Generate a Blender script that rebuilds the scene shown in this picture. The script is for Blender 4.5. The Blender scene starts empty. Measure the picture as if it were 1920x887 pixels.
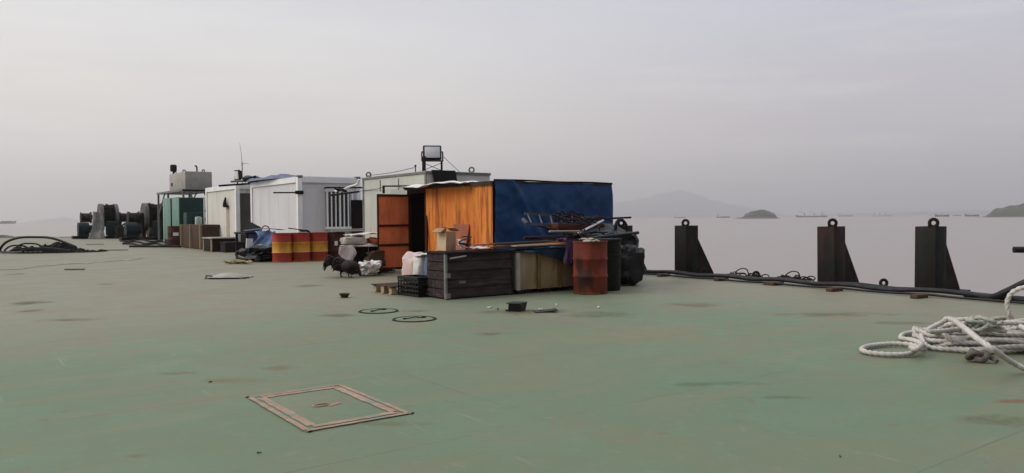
import bpy, bmesh, math, random
from mathutils import Vector, Matrix, noise
random.seed(7)
R_ = math.radians
scn = bpy.context.scene
COL = scn.collection

# ------------------------------------------------------------------ camera
CAM_H, FPX, YAW, PITCH, ROLL = 1.27, 1450.0, R_(36), R_(1.34), 0.0078
f0 = Vector((math.sin(YAW)*math.cos(PITCH), math.cos(YAW)*math.cos(PITCH), -math.sin(PITCH)))
r0 = Vector((math.cos(YAW), -math.sin(YAW), 0.0))
u0 = r0.cross(f0)
RT = math.cos(ROLL)*r0 - math.sin(ROLL)*u0
UP = math.sin(ROLL)*r0 + math.cos(ROLL)*u0
cam_d = bpy.data.cameras.new('camera')
cam = bpy.data.objects.new('camera', cam_d)
COL.objects.link(cam)
cm = Matrix((RT, UP, -f0)).transposed().to_4x4()
cm.translation = Vector((0, 0, CAM_H))
cam.matrix_world = cm
cam_d.sensor_width = 36.0
cam_d.lens = 36.0*FPX/1920.0
cam_d.clip_start = 0.05
cam_d.clip_end = 90000.0
scn.camera = cam

# ------------------------------------------------------------------ sky, sun, exposure
SUN_DIR = Vector((-0.80, 0.42, 0.62)).normalized()       # towards the sun
w = bpy.data.worlds.new("World")
scn.world = w
w.use_nodes = True
nt = w.node_tree
nt.nodes.clear()
N = lambda t, **k: _node(nt, t, **k)


def _node(tree, t, **k):
    n = tree.nodes.new(t)
    for a, b in k.items():
        setattr(n, a, b)
    return n


def math_n(tree, op, a, b=None, c=None, clamp=False):
    n = tree.nodes.new('ShaderNodeMath')
    n.operation = op
    n.use_clamp = clamp
    for i, v in enumerate((a, b, c)):
        if v is None:
            continue
        if isinstance(v, (int, float)):
            n.inputs[i].default_value = v
        else:
            tree.links.new(v, n.inputs[i])
    return n.outputs[0]


def maprange(tree, v, a, b, c=0.0, d=1.0, smooth=True):
    n = tree.nodes.new('ShaderNodeMapRange')
    n.interpolation_type = 'SMOOTHSTEP' if smooth else 'LINEAR'
    tree.links.new(v, n.inputs[0])
    for i, x in zip((1, 2, 3, 4), (a, b, c, d)):
        n.inputs[i].default_value = x
    return n.outputs[0]


def mixc(tree, fac, a, b, blend='MIX'):
    n = tree.nodes.new('ShaderNodeMixRGB')
    n.blend_type = blend
    for i, v in enumerate((fac, a, b)):
        if isinstance(v, (int, float)):
            n.inputs[i].default_value = v
        elif isinstance(v, (tuple, list)):
            n.inputs[i].default_value = (v[0], v[1], v[2], 1.0)
        else:
            tree.links.new(v, n.inputs[i])
    return n.outputs[0]


tc = N('ShaderNodeTexCoord')
sep = N('ShaderNodeSeparateXYZ')
nt.links.new(tc.outputs['Generated'], sep.inputs[0])
el = sep.outputs[2]
az = math_n(nt, 'ADD', math_n(nt, 'MULTIPLY', sep.outputs[0], -0.81), math_n(nt, 'MULTIPLY', sep.outputs[1], 0.59))
fwd = math_n(nt, 'ADD', math_n(nt, 'MULTIPLY', sep.outputs[0], 0.45), math_n(nt, 'MULTIPLY', sep.outputs[1], 0.89))
lf = maprange(nt, az, -0.62, 0.55)
hor = mixc(nt, lf, (0.375, 0.35, 0.368), (0.62, 0.59, 0.535))
upc = mixc(nt, lf, (0.425, 0.445, 0.515), (0.60, 0.605, 0.615))
mp = N('ShaderNodeMapping')
mp.inputs['Scale'].default_value = (1.3, 1.3, 9.0)
nt.links.new(tc.outputs['Generated'], mp.inputs[0])
nz = N('ShaderNodeTexNoise')
nz.inputs['Scale'].default_value = 1.6
nz.inputs['Detail'].default_value = 4.0
nt.links.new(mp.outputs[0], nz.inputs['Vector'])
mid = mixc(nt, maprange(nt, az, -0.5, 0.35), (0.43, 0.405, 0.435), (0.64, 0.61, 0.565))
g1 = mixc(nt, maprange(nt, el, 0.0, 0.11), hor, mid)
g2 = mixc(nt, maprange(nt, el, 0.10, 0.30), g1, upc)
g3 = mixc(nt, maprange(nt, nz.outputs[0], 0.40, 0.66, 0.0, 0.26), g2, (0.45, 0.445, 0.485))
nz2 = N('ShaderNodeTexNoise')
nz2.inputs['Scale'].default_value = 2.7
nz2.inputs['Detail'].default_value = 6.0
nz2.inputs['Roughness'].default_value = 0.6
mp2 = N('ShaderNodeMapping')
mp2.inputs['Scale'].default_value = (1.0, 1.0, 7.0)
mp2.inputs['Location'].default_value = (3.1, 1.7, 0.4)
nt.links.new(tc.outputs['Generated'], mp2.inputs[0])
nt.links.new(mp2.outputs[0], nz2.inputs['Vector'])
g3 = mixc(nt, maprange(nt, nz2.outputs[0], 0.50, 0.72, 0.0, 0.22), g3, (0.70, 0.675, 0.65))
back = maprange(nt, fwd, -0.75, 0.25, 0.55, 1.0)
zen = maprange(nt, el, 0.28, 0.90, 1.0, 2.15)
amp = math_n(nt, 'MULTIPLY', math_n(nt, 'MULTIPLY', back, zen), 13.2)
vm = N('ShaderNodeVectorMath', operation='SCALE')
nt.links.new(g3, vm.inputs[0])
nt.links.new(amp, vm.inputs['Scale'])
sky = N('ShaderNodeTexSky', sky_type='NISHITA', sun_disc=False)
sky.sun_elevation = math.asin(SUN_DIR.z)
sky.sun_rotation = math.atan2(SUN_DIR.x, SUN_DIR.y)
sky.air_density, sky.dust_density, sky.ozone_density = 1.0, 4.0, 1.0
fin = mixc(nt, 0.94, sky.outputs[0], vm.outputs[0])
bg = N('ShaderNodeBackground')
bg.inputs[1].default_value = 0.1
nt.links.new(fin, bg.inputs[0])
wo = N('ShaderNodeOutputWorld')
nt.links.new(bg.outputs[0], wo.inputs[0])

sl = bpy.data.lights.new('sun', 'SUN')
sl.energy = 1.8
sl.angle = R_(28)
sl.color = (1.0, 0.95, 0.88)
so = bpy.data.objects.new('sun', sl)
COL.objects.link(so)
so.rotation_euler = (-SUN_DIR).to_track_quat('-Z', 'Y').to_euler()

scn.view_settings.view_transform = 'Standard'
scn.view_settings.look = 'None'
scn.view_settings.exposure = 0.10
scn.view_settings.gamma = 1.0
scn.view_settings.use_curve_mapping = False
scn.cycles.max_bounces = 6
scn.cycles.volume_bounces = 0


# ------------------------------------------------------------------ helpers
def ray(px, py):
    return f0 + RT*((px-960)/FPX) + UP*((443.5-py)/FPX)


def gp(px, py, z=0.0):
    """ground (or height z) point on the deck under a photo position"""
    d = ray(px, py)
    return Vector((0, 0, CAM_H)) + d*((z-CAM_H)/d.z)


def far(px, dist, z):
    d = ray(px, 415 - 0.0078*px)
    d.z = 0
    d.normalize()
    return Vector((0, 0, 0)) + d*dist + Vector((0, 0, z))


def tag(o, label=None, cat=None, group=None, kind=None):
    if label: o['label'] = label
    if cat: o['category'] = cat
    if group: o['group'] = group
    if kind: o['kind'] = kind
    return o


def thing(name, label, cat, loc=(0, 0, 0), rz=0.0, group=None):
    o = bpy.data.objects.new(name, None)
    COL.objects.link(o)
    o.location = loc
    o.rotation_euler = (0, 0, rz)
    o.empty_display_size = 0.1
    return tag(o, label, cat, group)


def kids(o):
    return [c for c in bpy.data.objects if c.parent == o]


def copy_tree(o, parent=None):
    c = o.copy()
    COL.objects.link(c)
    if parent is not None:
        c.parent = parent
    for ch in kids(o):
        copy_tree(ch, c)
    return c


class MB:
    def __init__(s):
        s.bm = bmesh.new()

    def box(s, c, d, rot=None, bevel=0.0):
        m = Matrix.Translation(Vector(c)) @ (rot.to_4x4() if rot else Matrix()) @ Matrix.Diagonal((d[0], d[1], d[2], 1))
        r = bmesh.ops.create_cube(s.bm, size=1.0, matrix=m)
        if bevel:
            es = list({e for v in r['verts'] for e in v.link_edges})
            bmesh.ops.bevel(s.bm, geom=es, offset=bevel, segments=2, profile=0.5, affect='EDGES')
        return s

    def bar(s, a, b, wd, ht=None, up=Vector((0, 0, 1))):
        a, b = Vector(a), Vector(b)
        ht = ht or wd
        x = (b-a)
        L = x.length
        x.normalize()
        if abs(x.dot(up)) > 0.98:
            up = Vector((0, 1, 0))
        y = up.cross(x).normalized()
        z = x.cross(y)
        return s.box((a+b)/2, (L, wd, ht), Matrix((x, y, z)).transposed())

    def tube(s, pts, r, n=8, closed=False, twist=None):
        pts = [Vector(p) for p in pts]
        K = len(pts)
        rings = []
        prevn = None
        for i, p in enumerate(pts):
            if closed:
                t = pts[(i+1) % K] - pts[i-1]
            else:
                t = pts[min(i+1, K-1)] - pts[max(i-1, 0)]
            if t.length < 1e-9:
                t = Vector((0, 0, 1))
            t.normalize()
            if prevn is None:
                a = Vector((0, 0, 1)) if abs(t.z) < 0.9 else Vector((1, 0, 0))
                nrm = (a - t*a.dot(t)).normalized()
            else:
                nrm = prevn - t*prevn.dot(t)
                if nrm.length < 1e-6:
                    nrm = t.orthogonal()
                nrm.normalize()
            prevn = nrm
            b = t.cross(nrm)
            rr = r[i] if isinstance(r, (list, tuple)) else r
            ring = []
            for k in range(n):
                th = 2*math.pi*k/n
                q = rr
                if twist:
                    q = rr*(0.50 + 0.56*abs(math.cos(1.5*(th - twist*i))))
                ring.append(s.bm.verts.new(p + nrm*math.cos(th)*q + b*math.sin(th)*q))
            rings.append(ring)
        for i in range(K if closed else K-1):
            A, B_ = rings[i], rings[(i+1) % K]
            for k in range(n):
                s.bm.faces.new((A[k], A[(k+1) % n], B_[(k+1) % n], B_[k]))
        if not closed and n > 2:
            s.bm.faces.new(list(reversed(rings[0])))
            s.bm.faces.new(rings[-1])
        return s

    def cyl(s, a, b, r, n=16, r2=None):
        return s.tube([a, b], [r, r if r2 is None else r2], n)

    def lathe(s, prof, n=28, M=None, capb=True, capt=True):
        M = M or Matrix()
        rings = []
        for (r, z) in prof:
            rings.append([s.bm.verts.new(M @ Vector((r*math.cos(2*math.pi*k/n), r*math.sin(2*math.pi*k/n), z))) for k in range(n)])
        for A, B_ in zip(rings, rings[1:]):
            for k in range(n):
                s.bm.faces.new((A[k], A[(k+1) % n], B_[(k+1) % n], B_[k]))
        if capb: s.bm.faces.new(list(reversed(rings[0])))
        if capt: s.bm.faces.new(rings[-1])
        return s

    def ring(s, c, R, r, axis='y', n=24, m=8, M=None):
        pts = []
        for k in range(n):
            a = 2*math.pi*k/n
            p = {'y': Vector((R*math.cos(a), 0, R*math.sin(a))), 'x': Vector((0, R*math.cos(a), R*math.sin(a))),
                 'z': Vector((R*math.cos(a), R*math.sin(a), 0))}[axis]
            if M: p = M @ p
            pts.append(Vector(c)+p)
        return s.tube(pts, r, m, closed=True)

    def prism(s, poly, a, b):
        """poly: 3d points of one face, extruded by vector b-a"""
        d = Vector(b)-Vector(a)
        A = [s.bm.verts.new(Vector(p)) for p in poly]
        B_ = [s.bm.verts.new(Vector(p)+d) for p in poly]
        s.bm.faces.new(A)
        s.bm.faces.new(list(reversed(B_)))
        K = len(A)
        for k in range(K):
            s.bm.faces.new((A[k], B_[k], B_[(k+1) % K], A[(k+1) % K]))
        return s

    def grid(s, fn, nu, nv, thick=0.0):
        P = [[Vector(fn(i/nu, j/nv)) for j in range(nv+1)] for i in range(nu+1)]
        V = [[s.bm.verts.new(p) for p in row] for row in P]
        fs = []
        for i in range(nu):
            for j in range(nv):
                fs.append(s.bm.faces.new((V[i][j], V[i+1][j], V[i+1][j+1], V[i][j+1])))
        if thick:
            bmesh.ops.recalc_face_normals(s.bm, faces=fs)
            bmesh.ops.solidify(s.bm, geom=fs, thickness=thick)
        return s

    def sack(s, c, d, rz=0.0, rx=0.0, p=0.6, amp=0.05, freq=3.0, seed=0, nu=26, nv=16, flat=True):
        """a soft sack: rounded cushion with wrinkles"""
        c = Vector(c)
        M = Matrix.Rotation(rz, 3, 'Z') @ Matrix.Rotation(rx, 3, 'X')
        sg = lambda v, e: math.copysign(abs(v)**e, v)
        rings = []
        for j in range(nv+1):
            ph = -math.pi/2 + math.pi*j/nv
            row = []
            for i in range(nu):
                th = 2*math.pi*i/nu
                v = Vector((sg(math.cos(ph), p)*sg(math.cos(th), p), sg(math.cos(ph), p)*sg(math.sin(th), p), sg(math.sin(ph), p)))
                q = Vector((v.x*d[0]/2, v.y*d[1]/2, v.z*d[2]/2))
                nn = noise.turbulence(q*freq + Vector((seed*7.1, seed*3.3, seed)), 3, False)
                q *= 1 + amp*(nn-0.6)*2
                if j in (0, nv) and i > 0:
                    row.append(row[0]); continue
                row.append(s.bm.verts.new(c + M @ q))
            rings.append(row)
        for j in range(nv):
            A, B_ = rings[j], rings[j+1]
            for i in range(nu):
                k = (i+1) % nu
                if j == 0:
                    s.bm.faces.new((A[0], B_[k], B_[i]))
                elif j == nv-1:
                    s.bm.faces.new((A[i], A[k], B_[0]))
                else:
                    s.bm.faces.new((A[i], A[k], B_[k], B_[i]))
        return s

    def heap(s, a, b, width, prof, seed=0, rough=0.1, freq=2.0, nu=48, nv=20, e=0.8):
        """a low mound along a..b on the ground: prof = heights along its length"""
        a, b = Vector(a), Vector(b)
        x = (b-a)
        y = Vector((-x.y, x.x, 0)).normalized()

        def fn(u, v):
            k = u*(len(prof)-1)
            i = min(int(k), len(prof)-2)
            h = prof[i]*(1-(k-i)) + prof[i+1]*(k-i)
            t = v*2-1
            wd = width*(0.25+0.75*math.sin(math.pi*min(max(u, 0.02), 0.98))**0.5)
            z = h*max(0.0, 1-abs(t)**2.2)**e
            p = a + x*u + y*(t*wd/2)
            nn = noise.turbulence(Vector((p.x*freq+seed, p.y*freq, z*freq)), 4, False) - 0.5
            edge = max(0.0, 1-abs(t)**4)
            return (p.x + 0.5*rough*nn*edge, p.y + 0.4*rough*nn*edge, max(0.0, a.z + z + rough*nn*edge*1.6*(0.3+h)))
        return s.grid(fn, nu, nv)

    def build(s, name, mat, parent=None, smooth=True, loc=None, rz=None, sharp=38):
        bmesh.ops.recalc_face_normals(s.bm, faces=s.bm.faces)
        me = bpy.data.meshes.new(name)
        s.bm.to_mesh(me)
        s.bm.free()
        me.materials.append(mat)
        if smooth:
            me.polygons.foreach_set('use_smooth', [True]*len(me.polygons))
            me.set_sharp_from_angle(angle=R_(sharp))
        o = bpy.data.objects.new(name, me)
        COL.objects.link(o)
        if parent is not None:
            o.parent = parent
        if loc is not None: o.location = loc
        if rz is not None: o.rotation_euler = (0, 0, rz)
        return o


def curve(ctrl, n=8, closed=False):
    """Catmull-Rom through control points"""
    P = [Vector(p) for p in ctrl]
    K = len(P)
    out = []
    rng = K if closed else K-1
    for i in range(rng):
        p0 = P[(i-1) % K] if closed or i > 0 else P[0]
        p1 = P[i]
        p2 = P[(i+1) % K]
        p3 = P[(i+2) % K] if closed or i+2 < K else P[-1]
        for k in range(n):
            t = k/n
            out.append(0.5*((2*p1) + (p2-p0)*t + (2*p0-5*p1+4*p2-p3)*t*t + (3*p1-p0-3*p2+p3)*t**3))
    if not closed:
        out.append(P[-1])
    return out


def resample(pts, step):
    out = [pts[0].copy()]
    acc = 0.0
    for a, b in zip(pts, pts[1:]):
        L = (b-a).length
        d = step-acc
        while d <= L and L > 0:
            out.append(a + (b-a)*(d/L))
            d += step
        acc = (acc + L) % step
    return out


# ------------------------------------------------------------------ materials
MATS = {}


def mat(name, c1, c2=None, scale=3.0, stretch=(1, 1, 1), rough=0.7, c3=None, s3=1.5, st3=(1, 1, 1), t3=(0.55, 0.68), a3=1.0,
        bump=0.15, bscale=None, metal=0.0, detail=6.0, spec=0.4, bands=None, world=False):
    m = bpy.data.materials.new(name)
    m.use_nodes = True
    t = m.node_tree
    b = t.nodes['Principled BSDF']
    co = t.nodes.new('ShaderNodeTexCoord')

    src = t.nodes.new('ShaderNodeNewGeometry').outputs['Position'] if world else co.outputs['Object']

    def nzz(sc, st, det=detail):
        mp = t.nodes.new('ShaderNodeMapping')
        mp.inputs['Scale'].default_value = st
        t.links.new(src, mp.inputs[0])
        n = t.nodes.new('ShaderNodeTexNoise')
        n.inputs['Scale'].default_value = sc
        n.inputs['Detail'].default_value = det
        n.inputs['Roughness'].default_value = 0.6
        t.links.new(mp.outputs[0], n.inputs['Vector'])
        return n.outputs[0]
    c2 = c2 or tuple(x*0.7 for x in c1)
    n1 = nzz(scale, stretch)
    base = c1
    if bands:                                             # painted bands by height on the thing
        sx = t.nodes.new('ShaderNodeSeparateXYZ')
        t.links.new(co.outputs['Object'], sx.inputs[0])
        base = bands[0][1]
        for z, c in bands[1:]:
            base = mixc(t, maprange(t, sx.outputs[2], z-0.004, z+0.004), base, c)
        col = mixc(t, maprange(t, n1, 0.35, 0.7, 0.0, 0.75), base, mixc(t, 0.6, base, c2))
    else:
        col = mixc(t, maprange(t, n1, 0.32, 0.68), c1, c2)
    if c3:
        n3 = nzz(s3, st3)
        col = mixc(t, maprange(t, n3, t3[0], t3[1], 0.0, a3), col, c3)
    t.links.new(col, b.inputs['Base Color'])
    nr = nzz(scale*2.3, stretch, 3.0)
    t.links.new(maprange(t, nr, 0.3, 0.7, max(0.05, rough-0.12), min(1.0, rough+0.12)), b.inputs['Roughness'])
    b.inputs['Metallic'].default_value = metal
    b.inputs['Specular IOR Level'].default_value = spec
    if bump:
        bn = t.nodes.new('ShaderNodeBump')
        bn.inputs['Strength'].default_value = bump
        bn.inputs['Distance'].default_value = 0.02
        t.links.new(nzz(bscale or scale*4, stretch, 5.0), bn.inputs['Height'])
        t.links.new(bn.outputs[0], b.inputs['Normal'])
    MATS[name] = m
    return m


dark_steel = mat('dark_rusted_steel', (0.014, 0.010, 0.010), (0.026, 0.016, 0.014), 4, (1, 1, .5), 0.75, (0.06, 0.028, 0.022), 2.2, (1, 1, .35), (.52, .72), .8, metal=0.2, spec=0.12, world=True)
mast_green = mat('worn_dark_green_steel', (0.013, 0.011, 0.011), (0.014, 0.018, 0.015), 3, (1, 1, .4), 0.7, (0.042, 0.021, 0.018), 2.0, (1, 1, .3), (.52, .70), .8, spec=0.12, world=True)
grey_steel = mat('weathered_grey_steel', (0.16, 0.165, 0.15), (0.11, 0.115, 0.105), 3, (1, 1, 1), .6, (0.10, .065, .04), 2.5, (1, 1, .4), (.6, .75), .6)
rubber = mat('black_rubber', (0.009, 0.009, 0.010), (0.016, 0.016, 0.018), 6, rough=.5, bump=.08, spec=0.18)
wood_dark = mat('dark_wet_wood', (0.028, 0.019, 0.021), (0.016, 0.011, 0.012), 3, (1, 6, 6), .8, (0.07, 0.05, 0.05), 2, (.6, 5, 5), (.55, .7), .7, bump=.4, spec=0.1)
wood_brown = mat('brown_wood', (0.055, 0.036, 0.025), (0.085, 0.055, 0.037), 4, (6, 6, 1), .8, bump=.3, spec=0.1)
wood_pale = mat('pale_wood', (0.36, 0.28, 0.18), (0.26, 0.19, 0.12), 4, (1, 8, 8), .8, bump=.3)
white_panel = mat('white_painted_panel', (0.575, 0.565, 0.58), (0.52, 0.51, 0.515), 1.2, (1, 1, .4), .45, (0.42, 0.36, 0.27), 1.1, (2.2, 2.2, .25), (.60, .80), .5, bump=.03)
white_frame = mat('white_steel_frame', (0.74, 0.74, 0.74), (0.66, 0.66, 0.66), 1.5, (1, 1, 1), .4, (0.32, 0.24, 0.17), 3, (1, 1, 1), (.66, .78), .6, bump=.02)
cream_panel = mat('cream_stained_panel', (0.60, 0.59, 0.545), (0.54, 0.525, 0.475), 1.3, (1, 1, .4), .5, (0.36, 0.26, 0.16), 1.6, (2.4, 2.4, .14), (.56, .72), .55, bump=.03, spec=0.3)
grey_box = mat('pale_grey_green_paint', (0.46, 0.46, 0.40), (0.38, 0.385, 0.34), 1.2, (1, 1, .5), .5, (0.26, 0.21, 0.15), 1.8, (2, 2, .3), (.58, .74), .5, bump=.04)
rust_orange = mat('orange_rusted_board', (0.66, 0.235, 0.044), (0.52, 0.14, 0.028), 1.6, (1.6, 1.6, .8), .7, (0.19, 0.045, 0.015), 2.0, (4.5, 4.5, .42), (.47, .66), .8, bump=.15, spec=0.15)
rust_red = mat('red_rusted_sheet', (0.72, 0.20, 0.08), (0.56, 0.135, 0.055), 2.5, (1.5, 1.5, .7), .7, (0.32, 0.11, 0.03), 1.5, (1, 1, .6), (.5, .7), .8, bump=.12, spec=0.12)
rust_band = mat('dark_rust_band', (0.03, 0.012, 0.007), (0.06, 0.02, 0.011), 6, rough=.8, spec=0.08)
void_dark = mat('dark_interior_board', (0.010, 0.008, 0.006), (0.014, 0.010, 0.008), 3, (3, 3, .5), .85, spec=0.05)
roof_sheet = mat('dark_roof_sheet', (0.05, 0.04, 0.036), (0.03, 0.022, 0.02), 4, rough=.7, spec=0.15)
white_sheet = mat('crumpled_white_plastic', (0.62, 0.60, 0.585), (0.50, 0.48, 0.46), 5, rough=.42, bump=.25, bscale=9)
blue_tarp = mat('blue_tarpaulin', (0.007, 0.040, 0.120), (0.005, 0.028, 0.085), 1.6, rough=.5, bump=.25, bscale=5, c3=(0.022, 0.075, 0.175), s3=2.6, st3=(1, 1, 1.6), t3=(.5, .68), a3=.6, spec=0.18)
teal_tarp = mat('dark_blue_green_tarp', (0.004, 0.018, 0.034), (0.003, 0.011, 0.022), 2, rough=.55, bump=.25, bscale=6, spec=0.15)
light_blue = mat('pale_blue_plastic', (0.16, 0.25, 0.40), (0.075, 0.13, 0.26), 5, rough=.42, bump=.25)
slate_blue = mat('faded_blue_tarp', (0.075, 0.095, 0.17), (0.045, 0.06, 0.115), 3, rough=.55, bump=.3, bscale=8)
black_plastic = mat('black_plastic', (0.007, 0.007, 0.007), (0.012, 0.012, 0.012), 5, rough=.42, bump=.25, bscale=9, spec=0.22)
olive_net = mat('dark_olive_netting', (0.012, 0.012, 0.008), (0.006, 0.006, 0.005), 14, rough=.9, bump=1.0, bscale=40, spec=0.08)
grey_tarp = mat('grey_green_tarp', (0.022, 0.025, 0.025), (0.012, 0.014, 0.014), 3, rough=.55, bump=.25, spec=0.2)
sack_grey = mat('grey_woven_sack', (0.33, 0.31, 0.27), (0.25, 0.23, 0.20), 4, rough=.8, bump=.35, bscale=30)
sack_white = mat('white_woven_sack', (0.62, 0.59, 0.56), (0.50, 0.47, 0.44), 4, rough=.7, bump=.3, bscale=26)
sack_pink = mat('pinkish_white_sack', (0.62, 0.45, 0.41), (0.52, 0.40, 0.37), 3, rough=.7, bump=.3, bscale=26)
sack_blue = mat('grey_blue_sack', (0.10, 0.145, 0.235), (0.07, 0.10, 0.17), 3, rough=.6, bump=.3, bscale=20)
cloth_white = mat('dirty_white_cloth', (0.56, 0.52, 0.49), (0.44, 0.40, 0.38), 7, rough=.85, bump=.3)
purple_cloth = mat('dusty_purple_cloth', (0.085, 0.04, 0.085), (0.055, 0.028, 0.058), 6, rough=.85, bump=.3, spec=0.1)
cardboard = mat('cardboard', (0.34, 0.20, 0.11), (0.26, 0.15, 0.08), 5, rough=.85, c3=(0.18, 0.10, .05), s3=2)
cardboard_red = mat('red_brown_board', (0.28, 0.085, 0.04), (0.22, 0.065, 0.03), 4, rough=.8)
beige_board = mat('beige_plywood', (0.29, 0.215, 0.115), (0.225, 0.16, 0.085), 2.5, (3, 3, .7), .75, (0.13, 0.085, .05), 2, (2, 2, .6), (.56, .74), .8)
ochre = mat('ochre_batten', (0.16, 0.10, 0.03), (0.12, 0.07, 0.022), 5, rough=.8)
rope_white = mat('white_mooring_rope', (0.52, 0.49, 0.45), (0.42, 0.39, 0.355), 5, rough=.9, c3=(0.27, 0.24, 0.20), s3=4, t3=(.55, .75), a3=.6, bump=.5, bscale=90)
rope_green = mat('faded_green_rope', (0.36, 0.37, 0.31), (0.29, 0.30, 0.25), 6, rough=.9, bump=.5, bscale=90)
rope_yellow = mat('faded_yellow_rope', (0.27, 0.225, 0.10), (0.20, 0.165, 0.08), 8, rough=.9, bump=.4)
rope_dark = mat('dark_greasy_rope', (0.012, 0.011, 0.009), (0.022, 0.019, 0.014), 9, rough=.85, bump=.6, bscale=50, spec=0.1)
drum_brown = mat('brown_rusted_drum', (0.075, 0.024, 0.018), (0.05, 0.018, 0.014), 4, (1, 1, .6), .65, (0.05, .024, .018), 3, (1, 1, .5), (.52, .7), .8, spec=0.12)
drum_rust = mat('rust_red_drum', (0.18, 0.036, 0.020), (0.085, 0.022, 0.014), 3, (1.4, 1.4, .8), .65, (0.022, .015, .012), 1.7, (1.4, 1.4, .9), (.47, .64), .92, spec=0.12)  # black blotches: scorch, spread wider to stand in for shade on one half
drum_black = mat('black_green_drum', (0.006, 0.008, 0.006), (0.011, 0.012, 0.009), 4, rough=.6, spec=0.12)
RED, YEL, LINE = (0.29, 0.024, 0.016), (0.56, 0.27, 0.03), (0.62, 0.50, 0.30)
drum_striped = mat('red_and_yellow_drum_paint', RED, (0.16, 0.05, 0.02), 5, (1, 1, .5), .5, spec=.2, bands=[(0, (0.36, 0.04, 0.018)), (.288, LINE), (.30, YEL), (.60, RED)],
                   c3=(0.10, 0.04, 0.025), s3=4, st3=(1, 1, .4), t3=(.6, .75), a3=.55, world=True)
cab_green = mat('sea_green_paint', (0.115, 0.23, 0.185), (0.085, 0.18, 0.145), 3, (1, 1, .4), .5, (0.06, .08, .065), 3, (1, 1, .3), (.58, .74), .7)
cab_dkgreen = mat('dark_green_paint', (0.018, 0.042, 0.036), (0.014, 0.032, 0.028), 3, rough=.55, spec=0.12)
winch_dark = mat('greasy_winch_iron', (0.013, 0.012, 0.010), (0.026, 0.022, 0.018), 5, rough=.65, c3=(0.075, .05, .035), s3=4, bump=.3, spec=0.12)
winch_grey = mat('worn_grey_flange', (0.11, 0.105, 0.095), (0.06, 0.056, 0.05), 5, rough=.6, bump=.25)
winch_teal = mat('dark_teal_motor_paint', (0.012, 0.022, 0.025), (0.008, 0.015, 0.017), 5, rough=.5, spec=0.12)
tank_grey = mat('olive_grey_tank_paint', (0.30, 0.29, 0.26), (0.25, 0.24, 0.215), 2, rough=.55, c3=(0.17, .15, .12), s3=2.5, st3=(2, 2, .4), t3=(.58, .74), a3=.6)
lens = mat('frosted_lamp_lens', (0.66, 0.66, 0.67), (0.58, 0.58, 0.6), 5, rough=.15, bump=0)
glass_dark = mat('dark_window_glass', (0.005, 0.005, 0.006), (0.007, 0.007, 0.008), 2, rough=.12, bump=0, spec=.5)
feather = mat('black_brown_feathers', (0.010, 0.007, 0.007), (0.022, 0.012, 0.010), 22, rough=.55, bump=.5, bscale=60, spec=0.15)
comb_red = mat('red_comb_skin', (0.22, 0.03, 0.025), rough=.6, bump=0)
paper = mat('white_paper', (0.66, 0.64, 0.66), (0.60, .58, .6), 8, rough=.8)
litter_white = mat('white_scrap', (0.6, 0.58, 0.53), rough=.8)
rust_line = mat('rusted_frame_steel', (0.24, 0.135, 0.09), (0.31, 0.225, 0.165), 6, rough=.8, c3=(0.165, .175, .13), s3=3.5, t3=(.48, .60), a3=.9)
island_rock = mat('wooded_island', (0.035, 0.042, 0.028), (0.06, 0.06, 0.048), 0.09, rough=.95, c3=(0.10, .09, .075), s3=.05, t3=(.58, .7), a3=.6, bump=0)
shore_rock = mat('shore_rock', (0.05, 0.046, 0.042), (0.085, 0.078, 0.07), 0.2, rough=.95, bump=0)
mountain_m = mat('far_mountain', (0.045, 0.06, 0.055), (0.06, 0.07, 0.06), 0.004, rough=1, bump=0)
ship_red = mat('ship_red_paint', (0.13, 0.05, 0.045), rough=.7, bump=0, scale=.3)
ship_grey = mat('ship_grey_paint', (0.09, 0.095, 0.10), rough=.7, bump=0, scale=.3)
ship_white = mat('ship_white_paint', (0.5, 0.5, 0.49), rough=.6, bump=0, scale=.3)
hull_m = mat('barge_hull_paint', (0.05, 0.055, 0.05), (0.09, .05, .035), 1, rough=.7)


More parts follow.
